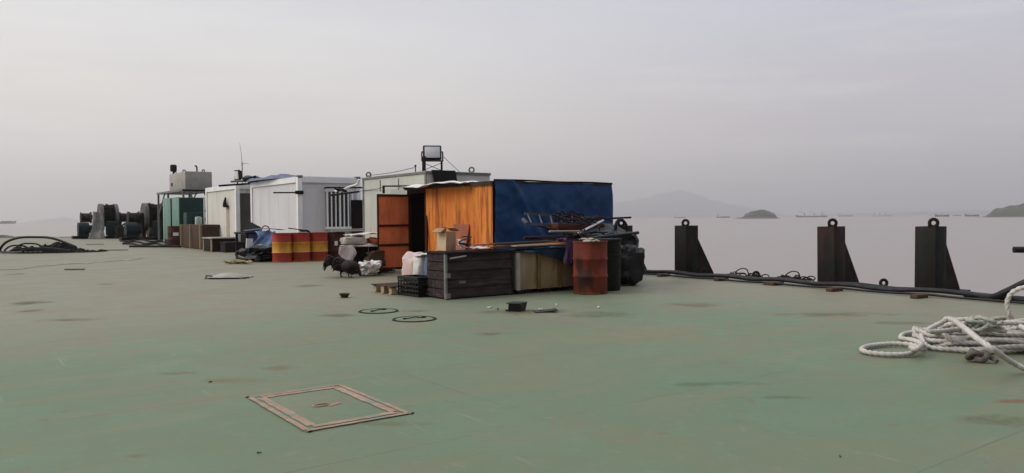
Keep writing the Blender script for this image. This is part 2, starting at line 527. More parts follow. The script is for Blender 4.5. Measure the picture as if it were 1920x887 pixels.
def deck_material():
    m = bpy.data.materials.new('worn_green_deck_paint')
    m.use_nodes = True
    t = m.node_tree
    b = t.nodes['Principled BSDF']
    co = t.nodes.new('ShaderNodeTexCoord')
    P = co.outputs['Object']

    def nn(sc, det=5.0, st=(1, 1, 1), ro=0.55):
        mp = t.nodes.new('ShaderNodeMapping')
        mp.inputs['Scale'].default_value = st
        t.links.new(P, mp.inputs[0])
        n = t.nodes.new('ShaderNodeTexNoise')
        n.inputs['Scale'].default_value = sc
        n.inputs['Detail'].default_value = det
        n.inputs['Roughness'].default_value = ro
        t.links.new(mp.outputs[0], n.inputs['Vector'])
        return n.outputs[0]
    big, mid_, fine, speck = nn(.22, 3), nn(.9, 6, ro=.62), nn(7, 6, ro=.7), nn(45, 3)
    strk = nn(1.1, 5, (.35, 2.2, 1))
    col = mixc(t, maprange(t, mid_, .38, .62), (0.095, 0.143, 0.077), (0.120, 0.138, 0.076))
    col = mixc(t, maprange(t, big, .42, .62, 0, .8), col, (0.084, 0.140, 0.080))
    col = mixc(t, maprange(t, strk, .5, .68, 0, .7), col, (0.140, 0.133, 0.074))
    col = mixc(t, maprange(t, nn(.33, 5, (.8, 1.3, 1), .6), .55, .68, 0, .6), col, (0.123, 0.121, 0.085))
    # traffic dirt: grows from the open foreground towards the huts and along the hose run
    sx = t.nodes.new('ShaderNodeSeparateXYZ')
    t.links.new(P, sx.inputs[0])
    dy = maprange(t, sx.outputs[1], 6.5, 13.0, 0, 1)
    dx = maprange(t, sx.outputs[0], 6.5, 11.5, 0, 1.0)
    d = math_n(t, 'MAXIMUM', dy, dx)
    d = math_n(t, 'ADD', math_n(t, 'MULTIPLY', d, .9), math_n(t, 'MULTIPLY', math_n(t, 'SUBTRACT', mid_, .5), 1.9), clamp=True)
    col = mixc(t, math_n(t, 'MULTIPLY', d, .92), col, (0.176, 0.160, 0.112))
    col = mixc(t, maprange(t, nn(.55, 6, (1.3, .8, 1), .65), .57, .72, 0, .45), col, (0.160, 0.115, 0.064))
    # rust blooms where the paint has gone
    rs = math_n(t, 'MULTIPLY', maprange(t, nn(1.7, 7, ro=.68), .60, .74), maprange(t, nn(.35, 2), .45, .62))
    col = mixc(t, math_n(t, 'MULTIPLY', rs, .7), col, (0.166, 0.071, 0.034))
    col = mixc(t, maprange(t, fine, .52, .78, 0, .35), col, (0.095, 0.104, 0.076))
    col = mixc(t, maprange(t, fine, .28, .45, .25, 0), col, (0.224, 0.224, 0.179))
    col = mixc(t, maprange(t, speck, .62, .75, 0, .5), col, (0.075, 0.062, 0.042))
    # flaked paint with hard edges, scratches dragged along the deck, plate seams
    flk = math_n(t, 'MULTIPLY', maprange(t, nn(5.5, 9, ro=.74), .60, .625, smooth=False), maprange(t, nn(.5, 3), .46, .64))
    col = mixc(t, math_n(t, 'MULTIPLY', flk, .75), col, (0.135, 0.075, 0.048))
    scr = math_n(t, 'MULTIPLY', maprange(t, nn(2.2, 3, (.25, 9, 1)), .645, .675), maprange(t, nn(.7, 2), .48, .62))
    col = mixc(t, math_n(t, 'MULTIPLY', scr, .5), col, (0.085, 0.082, 0.068))
    scr2 = math_n(t, 'MULTIPLY', maprange(t, nn(2.6, 3, (8, .3, 1)), .655, .685), maprange(t, nn(.6, 2, (1, 1.2, 1)), .50, .64))
    col = mixc(t, math_n(t, 'MULTIPLY', scr2, .45), col, (0.23, 0.225, 0.185))
    bk = t.nodes.new('ShaderNodeTexBrick')
    bk.inputs['Scale'].default_value = 1.0
    bk.inputs['Brick Width'].default_value = 6.0
    bk.inputs['Row Height'].default_value = 1.9
    bk.inputs['Mortar Size'].default_value = .010
    bk.inputs['Mortar Smooth'].default_value = .5
    t.links.new(P, bk.inputs['Vector'])
    col = mixc(t, math_n(t, 'MULTIPLY', bk.outputs['Fac'], maprange(t, mid_, .4, .62, .1, .5)), col, (0.095, 0.078, 0.055))
    # stains of their own shape: (photo x, y, half-size x, half-size y, colour, strength)
    wet = None
    for (px, py, rx, ry, c, a) in STAINS:
        p = gp(px, py)
        mp = t.nodes.new('ShaderNodeMapping')
        mp.vector_type = 'TEXTURE'
        mp.inputs['Location'].default_value = (p.x, p.y, 0)
        mp.inputs['Rotation'].default_value = (0, 0, -YAW)
        mp.inputs['Scale'].default_value = (rx, ry, 1)
        t.links.new(P, mp.inputs[0])
        g = t.nodes.new('ShaderNodeTexGradient')
        g.gradient_type = 'SPHERICAL'
        t.links.new(mp.outputs[0], g.inputs[0])
        f = math_n(t, 'ADD', g.outputs[1], math_n(t, 'MULTIPLY', math_n(t, 'SUBTRACT', nn(2.6, 6, ro=.7), .52), 2.4))
        f = math_n(t, 'MULTIPLY', maprange(t, f, .12, .85), maprange(t, g.outputs[1], 0, .45))
        col = mixc(t, math_n(t, 'MULTIPLY', f, a), col, c)
        wet = f if wet is None else math_n(t, 'MAXIMUM', wet, f)
    t.links.new(col, b.inputs['Base Color'])
    ro = maprange(t, mid_, .3, .7, .52, .72)
    t.links.new(ro, b.inputs['Roughness'])
    t.links.new(math_n(t, 'SUBTRACT', .34, math_n(t, 'MULTIPLY', wet, .30)), b.inputs['Specular IOR Level'])
    h = math_n(t, 'ADD', math_n(t, 'MULTIPLY', fine, .35), math_n(t, 'MULTIPLY', bk.outputs['Fac'], .35))
    h = math_n(t, 'ADD', h, math_n(t, 'MULTIPLY', nn(1.2, 2), .9))
    bn = t.nodes.new('ShaderNodeBump')
    bn.inputs['Strength'].default_value = .35
    bn.inputs['Distance'].default_value = .02
    t.links.new(h, bn.inputs['Height'])
    t.links.new(bn.outputs[0], b.inputs['Normal'])
    return m


BRN, DRK, RST = (0.105, 0.080, 0.055), (0.055, 0.047, 0.036), (0.16, 0.075, 0.045)
STAINS = [(58, 568, .45, .55, DRK, .75), (60, 583, .3, .25, BRN, .7), (130, 600, .6, .3, BRN, .5), (30, 514, .35, .6, DRK, .6), (200, 533, .35, .35, BRN, .5),
          (578, 536, .42, .5, BRN, .6), (640, 591, .45, .3, BRN, .65), (735, 508, 1.0, .9, DRK, .5), (740, 545, .5, .4, BRN, .4), (775, 583, .3, .25, BRN, .55),
          (985, 585, .95, .6, BRN, .6), (1120, 590, .8, .5, BRN, .45), (1300, 572, .75, .5, RST, .4), (920, 626, .4, .25, BRN, .4),
          (1560, 590, 1.2, .4, BRN, .4), (1910, 752, .3, .12, RST, .7), (1890, 790, .45, .25, BRN, .5), (1850, 560, .5, .3, (0.23, 0.17, 0.06), .7), (1700, 606, .7, .25, BRN, .35),
          (440, 712, .45, .2, (0.17, 0.125, 0.09), .6), (330, 700, .3, .12, (0.17, 0.125, 0.09), .4), (255, 855, .12, .07, (0.17, 0.125, 0.09), .5),
          (530, 690, .35, .2, (0.17, 0.125, 0.09), .45), (1350, 720, .5, .15, BRN, .2), (1480, 745, .35, .1, BRN, .2), (700, 795, .6, .12, (0.17, 0.125, 0.09), .3)]
deck_m = deck_material()

sea_m = bpy.data.materials.new('muddy_sea_water')
sea_m.use_nodes = True
t = sea_m.node_tree
b = t.nodes['Principled BSDF']
b.inputs['Base Color'].default_value = (0.225, 0.193, 0.177, 1)
b.inputs['Roughness'].default_value = .34
b.inputs['IOR'].default_value = 1.33
co = t.nodes.new('ShaderNodeTexCoord')
hs = None
for sc, st, am in ((.35, (1, .5, 1), .6), (1.7, (1, .6, 1), .3), (.05, (1, .4, 1), .8)):
    mp = t.nodes.new('ShaderNodeMapping')
    mp.inputs['Scale'].default_value = st
    mp.inputs['Rotation'].default_value = (0, 0, .5)
    t.links.new(co.outputs['Object'], mp.inputs[0])
    n = t.nodes.new('ShaderNodeTexNoise')
    n.inputs['Scale'].default_value = sc
    n.inputs['Detail'].default_value = 4
    t.links.new(mp.outputs[0], n.inputs['Vector'])
    v = math_n(t, 'MULTIPLY', n.outputs[0], am)
    hs = v if hs is None else math_n(t, 'ADD', hs, v)
bn = t.nodes.new('ShaderNodeBump')
bn.inputs['Strength'].default_value = .35
bn.inputs['Distance'].default_value = .2
t.links.new(hs, bn.inputs['Height'])
t.links.new(bn.outputs[0], b.inputs['Normal'])

# ------------------------------------------------------------------ the setting
SEA = -2.2
EDGE_X, FAR_Y = 13.72, 78.0
s = MB()
s.grid(lambda u, v: (-11000+22000*u, -11000+22000*v, SEA), 8, 8)
tag(s.build('sea_water', sea_m, smooth=False), kind='structure')

s = MB()                                   # deck plating as one sheet with a slightly lowered rounded gunwale strip
xs = [-9, -4, 0, 3, 6, 9, 12, 13.15, 13.45, EDGE_X]
zs = [0, 0, 0, 0, 0, 0, 0, 0, -.02, -.05]
ys = [-12, -4, 2, 8, 14, 24, 36, 50, 64, FAR_Y]
V = [[s.bm.verts.new((x, y, z)) for y in ys] for x, z in zip(xs, zs)]
for i in range(len(xs)-1):
    for j in range(len(ys)-1):
        s.bm.faces.new((V[i][j], V[i+1][j], V[i+1][j+1], V[i][j+1]))
tag(s.build('deck_floor', deck_m), kind='structure')
s = MB()
s.box(((EDGE_X-9)/2, (FAR_Y-12)/2, -1.43), (EDGE_X+9-.01, FAR_Y+12-.01, 2.74))
tag(s.build('barge_hull_ground', hull_m, smooth=False), kind='structure')


def hill(name, m, px0, px1, dist, prof, depth, seed, z0=SEA, rough=.12, nu=70, nv=14, kind='structure'):
    a, b_ = far(px0, dist, 0), far(px1, dist, 0)
    x = b_-a
    y = Vector((-x.y, x.x, 0)).normalized()
    hm = max(prof)
    q = MB()

    def fn(u, v):
        k = u*(len(prof)-1)
        i = min(int(k), len(prof)-2)
        f = k-i
        f = f*f*(3-2*f)
        h = prof[i]*(1-f) + prof[i+1]*f
        tt = v*2-1
        z = h*max(0, 1-tt*tt)**.7
        p = a + x*u + y*(tt*depth/2)
        n_ = noise.fractal(Vector((p.x/hm*.7+seed, p.y/hm*.7, 0)), .8, 2.0, 5)
        return (p.x, p.y, z0 - .3 + max(0, z + n_*hm*rough*min(1, z/hm*3)))
    q.grid(fn, nu, nv)
    return tag(q.build(name, m), kind=kind)


hill('far_mountain', mountain_m, 1085, 1475, 11000, [0, 92, 185, 230, 280, 335, 370, 325, 225, 155, 120, 75, 0], 1800, 3, rough=.05)
hill('far_hills', mountain_m, 40, 160, 10600, [0, 14, 30, 46, 60, 35, 0], 900, 5, rough=.1)
hill('far_coast_hills', mountain_m, 1480, 1960, 10800, [0, 25, 38, 32, 44, 50, 60, 40, 50], 700, 8, rough=.08)
hill('island_terrain', island_rock, 1392, 1458, 1300, [3, 9, 12.5, 14, 14.5, 14.2, 12, 9.5, 2], 60, 11, rough=.10, nu=90)
hill('island_shore_terrain', shore_rock, 1376, 1464, 1292, [.6, 1.8, 3.6, 4.0, 4.0, 3.8, 4, 3.6, 1.6, .5], 70, 12, rough=.12)
hill('headland_terrain', island_rock, 1846, 2110, 1250, [1.5, 11, 16, 19, 22, 24, 24, 22, 18, 8], 140, 14, rough=.10, nu=120, nv=20)
hill('headland_shore_terrain', shore_rock, 1828, 2115, 1240, [.3, 1.8, 2.6, 3.2, 3.2, 3.4, 3.3, 3.0, 2.4], 160, 15, rough=.15)

# the damp sea air
s = MB()
s.box((0, 0, 198.7), (23800, 23800, 403.8))
hz = s.build('haze', bpy.data.materials.new('sea_haze'), smooth=False)
tag(hz, kind='stuff')
hm_ = hz.data.materials[0]
hm_.use_nodes = True
hm_.node_tree.nodes.clear()
pv = hm_.node_tree.nodes.new('ShaderNodeVolumePrincipled')
pv.inputs['Color'].default_value = (0.96, 0.925, 0.925, 1)
pv.inputs['Density'].default_value = 0.00024
pv.inputs['Anisotropy'].default_value = 0.38
ov = hm_.node_tree.nodes.new('ShaderNodeOutputMaterial')
hm_.node_tree.links.new(pv.outputs[0], ov.inputs['Volume'])


# ------------------------------------------------------------------ ships on the roads
def ship(px0, px1, dist, label, kind, m_hull, h_hull, flip=False, group='ships anchored in the haze'):
    a, b_ = far(px0, dist, SEA), far(px1, dist, SEA)
    L = (b_-a).length
    c = (a+b_)/2
    ang = math.atan2((b_-a).y, (b_-a).x) + (math.pi if flip else 0)
    o = thing('cargo_ship' if kind != 'tug' else 'tug_boat', label, 'ship', c, ang, group)
    W = L*.16
    q = MB()
    # hull: plan outline with pointed bow (+x), raised sheer at the bow
    prof = [(-.5, .75, 1.0), (-.42, 1, 1.0), (-.1, 1, .82), (.25, 1, .85), (.4, .8, 1.15), (.5, .05, 1.5)]
    rings = []
    for (u, wv, hv) in prof:
        rings.append([q.bm.verts.new((u*L - (.04*L if z == 0 and u > .3 else 0), sgn*W/2*wv*(0.85 if z == 0 else 1), -.3 if z == 0 else h_hull*hv))
                      for sgn, z in ((-1, 0), (-1, 1), (1, 1), (1, 0))])
    for A, B_ in zip(rings, rings[1:]):
        for k in range(4):
            q.bm.faces.new((A[k], A[(k+1) % 4], B_[(k+1) % 4], B_[k]))
    q.bm.faces.new(rings[0]); q.bm.faces.new(list(reversed(rings[-1])))
    q.build('hull', m_hull, o, smooth=False)
    hx = -.36 if kind != 'tug' else -.02
    hl = .13 if kind != 'tug' else .26
    q = MB()
    hh = h_hull*(1.6 if kind != 'tug' else .9)
    q.box((hx*L, 0, h_hull*.9+hh/2), (hl*L, W*.8, hh), bevel=hh*.03)
    q.box((hx*L+.01*L, 0, h_hull*.9+hh*1.2), (hl*L*.6, W*.6, hh*.4))
    q.build('deckhouse', ship_white if kind != 'dark' else ship_grey, o, smooth=False)
    q = MB()
    q.cyl((hx*L, 0, h_hull*.9+hh), (hx*L, 0, h_hull*.9+hh*2.1), L*.004, 6)
    q.build('mast', ship_grey, o)
    if kind == 'crane':
        for u in (-.1, .2):
            q = MB()
            q.cyl((u*L, 0, h_hull*.8), (u*L, 0, h_hull*3.0), L*.010, 6)
            q.bar((u*L, 0, h_hull*2.6), ((u+.17)*L, 0, h_hull*4.2), L*.008)
            q.build('deck_crane', ship_grey, o, smooth=False)
    if kind == 'flat':
        q = MB()
        q.box((.08*L, 0, h_hull*1.0), (.5*L, W*.7, h_hull*.5), bevel=.1)
        q.build('hatch_cover', m_hull, o, smooth=False)
    return o


ship(-14, 31, 2300, 'grey freighter with a raised bow, far out at the left edge', 'flat', ship_grey, 5.5)
ship(1264, 1286, 3200, 'small pale barge far out below the blue mountain', 'flat', ship_grey, 3.2)
ship(1343, 1369, 2400, 'low dark barge just left of the round wooded island', 'flat', ship_grey, 3.6)
ship(1491, 1551, 2500, 'reddish cargo ship with deck cranes right of the round island', 'crane', ship_red, 4.4, True)
ship(1572, 1600, 4200, 'very faint ship nearly lost in haze beyond the middle bollards', 'flat', ship_grey, 5.5)
ship(1634, 1672, 3300, 'faint pale crane ship between the two right-hand bollards', 'crane', ship_white, 5.0)
ship(1752, 1780, 1900, 'dark tug with high bow, the farther one from the headland', 'tug', ship_grey, 4.6, True, 'tugs off the headland')
ship(1808, 1836, 1900, 'dark tug lying closest to the wooded headland', 'tug', ship_grey, 4.2, True, 'tugs off the headland')
ship(1787, 1802, 2600, 'tiny low boat in the gap between the two tugs', 'tug', ship_grey, 2.6, True, 'tugs off the headland')


# ------------------------------------------------------------------ edge masts (fender posts)
def make_mast():
    o = thing('fender_post', 'rusty dark bollard post', 'bollard', (0, 0, 0), 0, 'steel bollard posts along the barge edge')
    q = MB()
    q.box((.19, .17, .54), (.38, .34, 1.08), bevel=.006)
    q.build('column', mast_green, o)
    q = MB()
    q.prism([(.38, .01, .80), (.38, .01, -.03), (.92, .01, -.05), (.88, .01, .03)], (0, 0, 0), (0, .03, 0))
    q.build('gusset', dark_steel, o, smooth=False)
    q = MB()
    q.box((.66, .12, -.03), (.62, .5, .03))
    q.build('toe_plate', mast_green, o, smooth=False)
    q = MB()
    M = Matrix.Rotation(R_(-48), 3, 'Z')
    q.ring((.05, .06, 1.14), .062, .028, 'y', 20, 8, M)
    for sx in (-1, 1):
        p = M @ Vector((sx*.052, 0, 0))
        q.box((.04+p.x, .06+p.y, 1.098), (.05, .045, .045), M.to_4x4().to_3x3())
    q.build('lifting_eye', dark_steel, o)
    return o


mast = make_mast()
for i, (x, y, lab) in enumerate([(12.92, 13.35, 'dark bollard post half hidden behind the scrap heap and black bags'),
                                 (12.92, 11.36, 'dark steel bollard post standing free just right of the scrap heap'),
                                 (13.0, 7.92, 'dark bollard post behind the chain grating, the middle one of three in the open'),
                                 (13.12, 6.2, 'dark bollard post with green wear, nearest the white rope pile')]):
    o = mast if i == 0 else copy_tree(mast)
    o.location = (x, y, 0)
    o.rotation_euler = (R_((0, .7, -.6, .5)[i]), R_((.3, -.5, .4, -.3)[i]), R_((2, -2, 1.5, 0)[i]))
    o['label'] = lab
o = thing('steel_post', 'black post with a round side arm at the right edge', 'bollard', (13.35, 4.55, 0))
q = MB(); q.box((.2, -.1, .5), (.4, .3, 1.0), bevel=.008); q.build('column', dark_steel, o)
q = MB(); q.cyl((-.28, .47, .735), (.3, -.1, .735), .048, 16); q.build('side_arm', rubber, o)

# padeyes and gratings on the gunwale
def padeye(px, py, lab):
    p = gp(px, py)
    q = MB()
    M = Matrix.Rotation(R_(-40), 3, 'Z')
    q.ring((0, 0, .09), .055, .026, 'y', 18, 8, M)
    q.box((0, 0, .02), (.16, .12, .04), M, bevel=.006)
    tag(q.build('deck_eye', dark_steel, loc=(13.2, p.y + (13.2-p.x)*-.2, 0)), lab, 'deck eye', 'deck eyes along the gunwale')


padeye(1376, 514, 'black deck eye at the left end of the first chain length, nearest the free post')
padeye(1466, 521, 'black deck eye between the two chain lengths')
padeye(1676, 539, 'low black deck eye between the two right-hand posts')


def chain(name, px0, px1, py0, py1, lab):
    a, b_ = gp(px0, py0), gp(px1, py1)
    a.x = b_.x = 13.32
    q = MB()
    n = 16
    for i in range(n):
        c = a.lerp(b_, (i+.5)/n) + Vector((random.uniform(-.09, .09), 0, .035+random.uniform(0, .05)))
        M = Matrix.Rotation(random.uniform(-.6, .6)+1.57, 3, 'Z') @ Matrix.Rotation(R_(90)*(i % 2)+random.uniform(-.4, .4), 3, 'X')
        pts = [Vector((.075*math.cos(th), .04*math.sin(th), 0)) for th in [k*math.pi/5 for k in range(10)]]
        q.tube([c + M @ p for p in pts], .012, 5, closed=True)
    m = a.lerp(b_, .42)
    q.tube(curve([m+Vector((0, -.14, .06)), m+Vector((0, -.10, .17)), m+Vector((.02, .04, .19)), m+Vector((0, .16, .13)), m+Vector((0, .2, .05))], 5), .012, 6)
    tag(q.build(name, dark_steel), lab, 'chain', 'chain lengths lying on the gunwale')


chain('anchor_chain', 1388, 1440, 517, 523, 'rusty chain length on the gunwale between the two deck eyes')
chain('anchor_chain', 1478, 1528, 524, 530, 'rusty chain length on the gunwale ending at the middle free post')

# hoses along the edge resting on timber chocks
chocks = [(12.45, 11.55), (12.35, 9.75), (12.4, 8.15), (12.42, 6.95), (12.42, 5.75)]
CH_L = ['dark timber chock under the hoses beside the post nearest the scrap heap', 'small timber chock under the hoses just before the first chain',
        'long timber chock under the hoses in front of the second deck eye', 'timber chock under the hoses at the foot of the middle free post',
        'timber chock under the hoses at the foot of the post nearest the white rope']
chocks = []
for (px, py) in ((1237, 519), (1345, 527), (1443, 535), (1557, 547), (1716, 560)):
    chocks.append(gp(px, py))
for i, c in enumerate(chocks):
    q = MB()
    q.box((0, 0, .03), (.3, .12 if i != 2 else .24, .06), Matrix.Rotation(random.uniform(-.1, .1), 3, 'Z'), bevel=.01)
    tag(q.build('timber_chock', wood_brown, loc=(c.x+.12, c.y, 0)), CH_L[i], 'chock', 'timber chocks under the hoses')
for i, lab in enumerate(['black hose lying outermost along the barge edge', 'black hose in the middle of the run along the barge edge',
                         'thin black hose lying innermost along the barge edge']):
    pts = []
    for k in range(46):
        y = 13.6 - k*.25
        near = min(abs(y-c.y) for c in chocks)
        z = .05 + (.035*math.exp(-(near/.5)**2)) + .012*noise.noise(Vector((y*.8, i*5, 1)))
        if i == 2:
            z = .03 + .05*math.exp(-(near/.3)**2)*.3
        x = 12.5 - .02*(12-y) + (.17-.12*i) + .05*noise.noise(Vector((y*.45, i*9, 0)))
        if i == 2: x -= .12
        pts.append(Vector((x, y, z)))
    q = MB()
    q.tube(curve(pts, 3), (.040, .034, .018)[i], 10)
    tag(q.build('edge_hose', rubber), lab, 'hose', 'hoses along the barge edge')
# short plates and upright hose loop at far right
a = gp(1872, 566)
q = MB()
q.tube(curve([a+Vector((.35, .6, .05)), a+Vector((.02, .12, .05)), a+Vector((-.02, -.12, .16)), a+Vector((.05, -.4, .33)), a+Vector((.15, -.75, .42)), a+Vector((.25, -1.2, .36)), a+Vector((.3, -1.7, .05))], 8), .055, 10)
tag(q.build('looped_hose', rubber), 'thick black hose arching up behind the white rope at right', 'hose')


# ------------------------------------------------------------------ white mooring rope pile
def rope(path, r, name, m, lab, cat, step=.022, tw=.62, parent=None):
    pts = resample(path, step)
    q = MB()
    q.tube(pts, r, 18, twist=tw)
    o = q.build(name, m, parent, sharp=180)
    if lab: tag(o, lab, cat)
    return o


rnd = random.Random(5)
RR = .0235
C0 = gp(1866, 650)
ax, ay = r0.copy(), Vector((-r0.y, r0.x, 0))     # along / across the pile
ctrl = []
# leading loops lying flat at the far left
for (px, py, z) in [(1735, 654, .03), (1705, 646, .03), (1668, 645, .028), (1630, 649, .028), (1616, 655, .028), (1630, 661, .028), (1668, 665, .028), (1702, 664, .028), (1716, 657, .05), (1708, 651, .06),
                    (1718, 655, .09), (1728, 645, .08), (1708, 637, .04), (1690, 634, .028), (1694, 627, .028), (1716, 623, .03), (1745, 626, .03)]:
    ctrl.append(gp(px, py, z))
for k in range(20):
    f = k/19
    z = .028 + .18*f
    rx = .74 - .22*f + rnd.uniform(-.07, .07)
    ry = .40 - .24*f + rnd.uniform(-.07, .06)
    ox, oy = rnd.uniform(-.10, .16)+.02*f, rnd.uniform(-.15, .14)
    tilt = rnd.uniform(-.42, .42)*(1-.3*f)
    n = 11
    for i in range(n):
        th = math.pi*.5 + 2*math.pi*i/n
        ex = abs(math.cos(th))**.7*math.copysign(1, math.cos(th))
        p = C0 + ax*(ox + rx*ex + .06 + rnd.uniform(-.03, .03)) + ay*(oy + (ry + rnd.uniform(-.05, .05))*math.sin(th) + tilt*math.cos(th)*.6)
        dist = max(abs((p-C0).dot(ax)-.06)/.86, abs((p-C0).dot(ay))/.56)
        cap = .225*max(0.0, 1-dist**2.6) + .028
        ctrl.append(Vector((p.x, p.y, max(.028, min(z + rnd.uniform(-.05, .06), cap + .03)))))
# long diagonal strand, then the tall arch at right
for (px, py, z) in [(1752, 622, .20), (1768, 604, .27), (1784, 599, .30), (1806, 613, .31), (1832, 634, .30), (1862, 655, .25), (1895, 678, .10), (1935, 694, .03), (1985, 684, .03), (1975, 645, .14), (1925, 618, .25)]:
    ctrl.append(gp(px, py, z))
base = gp(1915, 640, 0)
for (px, py) in [(1903, 606), (1893, 590), (1888, 572), (1893, 554), (1907, 543), (1928, 539), (1952, 552), (1966, 600)]:
    d = ray(px, py)
    k = (base.length)/Vector((d.x, d.y, 0)).length
    p = Vector((0, 0, CAM_H)) + d*k
    ctrl.append(Vector((p.x, p.y, max(.04, p.z))))
ctrl.append(gp(1985, 652, .03)); ctrl.append(gp(2030, 668, .03))
rope(curve(ctrl, 12), RR, 'mooring_rope', rope_white, 'thick white twisted mooring rope heaped on the deck at right', 'rope', .016, .60)
ctrl = []
for i in range(40):
    th = i*.62
    rr = .085 + .04*math.sin(i*1.7)
    p = gp(1846, 609, .28) + ax*(rr*1.5*math.cos(th)) + ay*(rr*math.sin(th))
    ctrl.append(Vector((p.x, p.y, .25 + .05*math.sin(i*.9) + .0015*i)))
rope(curve(ctrl, 6), .018, 'rope_bundle', rope_green, 'small faded green rope bundle lying on top of the white rope', 'rope', .018)
q = MB()
kc = gp(1832, 667, .055)
q.tube([kc + Vector((.026*(math.sin(k_)+2*math.sin(2*k_)), .026*(math.cos(k_)-2*math.cos(2*k_)), .03*-math.sin(3*k_)+.005)) for k_ in [i*math.pi/24 for i in range(48)]], .024, 8, closed=True)
q.tube(curve([kc+Vector((.03, -.03, 0)), kc+Vector((.04, -.10, -.01)), kc+Vector((.02, -.15, -.03))], 5), .02, 8)
tag(q.build('rope_knot', mat('soiled_rope', (.16, .145, .125), (.05, .045, .04), 9, rough=.9, bump=.6, bscale=60)), 'dirty knot of old line at the front of the white rope', 'knot')

# ------------------------------------------------------------------ flush fittings in the deck
o = thing('deck_hatch', 'rectangular flush deck hatch outlined in rusty paint', 'hatch', (1.71, 4.46, 0))
q = MB()
LX, LY, wd = .68, 1.09, .07
def rough_bar(q, a, b, wv, z, seed):
    a, b = Vector(a), Vector(b)
    x = (b-a); y = Vector((-x.y, x.x, 0)).normalized()
    n = 30
    q.grid(lambda u, v: tuple(a + x*u + y*((v-.5)*wv*(1+.35*noise.noise(Vector((u*9+seed, v*2, seed))))) + Vector((0, 0, z))), n, 2)
for k, (m0, w0) in enumerate(((0.0, .034), (.062, .056))):
    for (a, b) in (((m0, m0), (LX-m0, m0)), ((LX-m0, m0+w0/2), (LX-m0, LY-m0-w0/2)), ((LX-m0, LY-m0), (m0, LY-m0)), ((m0, LY-m0-w0/2), (m0, m0+w0/2))):
        rough_bar(q, (*a, 0), (*b, 0), w0, .009+.001*k, a[0]*5+a[1]*3+k)
q.build('frame', rust_line, o, smooth=False)
q = MB()
q.box((LX/2, LY/2, .003), (LX+.03, LY+.03, .006), bevel=.003)
q.build('cover', deck_m, o)
q = MB()
q.ring((LX/2-.03, LY/2, .010), .045, .006, 'z', 16, 6, Matrix.Diagonal((1.3, .7, 1)))
q.box((LX/2+.05, LY/2-.02, .008), (.10, .05, .003), Matrix.Rotation(.3, 3, 'Z'))
q.build('lift_handle', rust_line, o)
for c in ((-.02, LY+.02), (LX+.03, -.01), (0, -.03)):
    q = MB(); q.sack((c[0], c[1], .006), (.06, .02, .012), .6, amp=.3, freq=20, seed=c[0], nu=10, nv=6); q.build('corner_lug', rust_band, o)


def manhole(px, py, rad, lab, rz):
    p = gp(px, py)
    o = thing('manhole_cover', lab, 'manhole', (p.x, p.y, 0), rz, 'round manhole covers in the deck')
    q = MB()
    q.lathe([(rad-.026, 0), (rad-.026, .012), (rad, .012), (rad+.008, 0)], 48, capb=False, capt=False)
    q.build('ring', drum_black, o)
    q = MB()
    q.lathe([(rad-.036, .009), (rad*.5, .012), (.001, .013)], 40, capb=False)
    q.build('lid', deck_m, o)
    q = MB()
    q.tube(curve([(-.10, .02, .013), (-.04, -.03, .03), (.04, .03, .025), (.10, -.02, .013)], 5), .006, 6)
    q.box((.13, .02, .02), (.05, .03, .014)); q.box((-.13, -.01, .02), (.04, .03, .014))
    q.build('lift_handle', dark_steel, o)


manhole(710, 584, .27, 'round manhole with dark rim, the farther of the two near the pallet', .3)
manhole(777, 599, .275, 'round manhole with dark rim, the nearer of the two in the open deck', -.2)

# ------------------------------------------------------------------ litter in the foreground
p = gp(646, 558)
o = thing('feed_bowl', 'small dark bowl standing alone on the deck below the hens', 'bowl', p)
q = MB(); q.lathe([(.05, 0), (.085, .06), (.094, .065), (.088, .068), (.06, .02), (.002, .016)], 24, capt=False); q.build('bowl_shell', wood_brown, o)
q = MB(); q.lathe([(.070, .045), (.04, .05), (.002, .052)], 18, capt=False, capb=False); q.build('feed', litter_white, o)
p = gp(970, 583)
o = thing('black_tub', 'small black square tub standing on the dirty deck patch', 'tub', p, .5)
q = MB()
q.prism([(-.09, -.08, 0), (.09, -.08, 0), (.11, -.10, .11), (-.11, -.10, .11)], (0, 0, 0), (0, .18, 0))
q.build('tub_shell', black_plastic, o)
q = MB(); q.box((0, 0.01, .112), (.25, .21, .012), bevel=.004); q.build('rim', rubber, o)
p = gp(1022, 585)
o = thing('scrap_board', 'flat greenish scrap board beside the black tub', 'board', p, -.45)
q = MB(); q.grid(lambda u, v: ((u-.5)*.30, (v-.5)*.2+.02*math.sin(u*5), .012+.03*u*u), 10, 4, .012); q.build('board_sheet', grey_tarp, o, smooth=False)
q = MB(); q.box((-.05, .05, .035), (.05, .03, .02)); q.build('white_chip', litter_white, o)
for (px, py, s_, lab) in [(917, 578, .05, 'scrap of white paper to the left of the black tub'), (1043, 574, .035, 'white shard standing to the right of the scrap board'),
                          (1122, 578, .06, 'pale flattened scrap below the red drum'), (934, 581, .05, 'brown crumpled scrap left of the black tub'),
                          (952, 584, .06, 'brown lump touching the black tub')]:
    p = gp(px, py)
    q = MB(); q.sack((0, 0, s_*.25), (s_*1.5, s_, s_*.5 if 'standing' not in lab else s_*2), px, amp=.4, freq=18, seed=px, nu=12, nv=8)
    tag(q.build('litter_scrap', litter_white if 'brown' not in lab else wood_brown, loc=p), lab, 'litter')
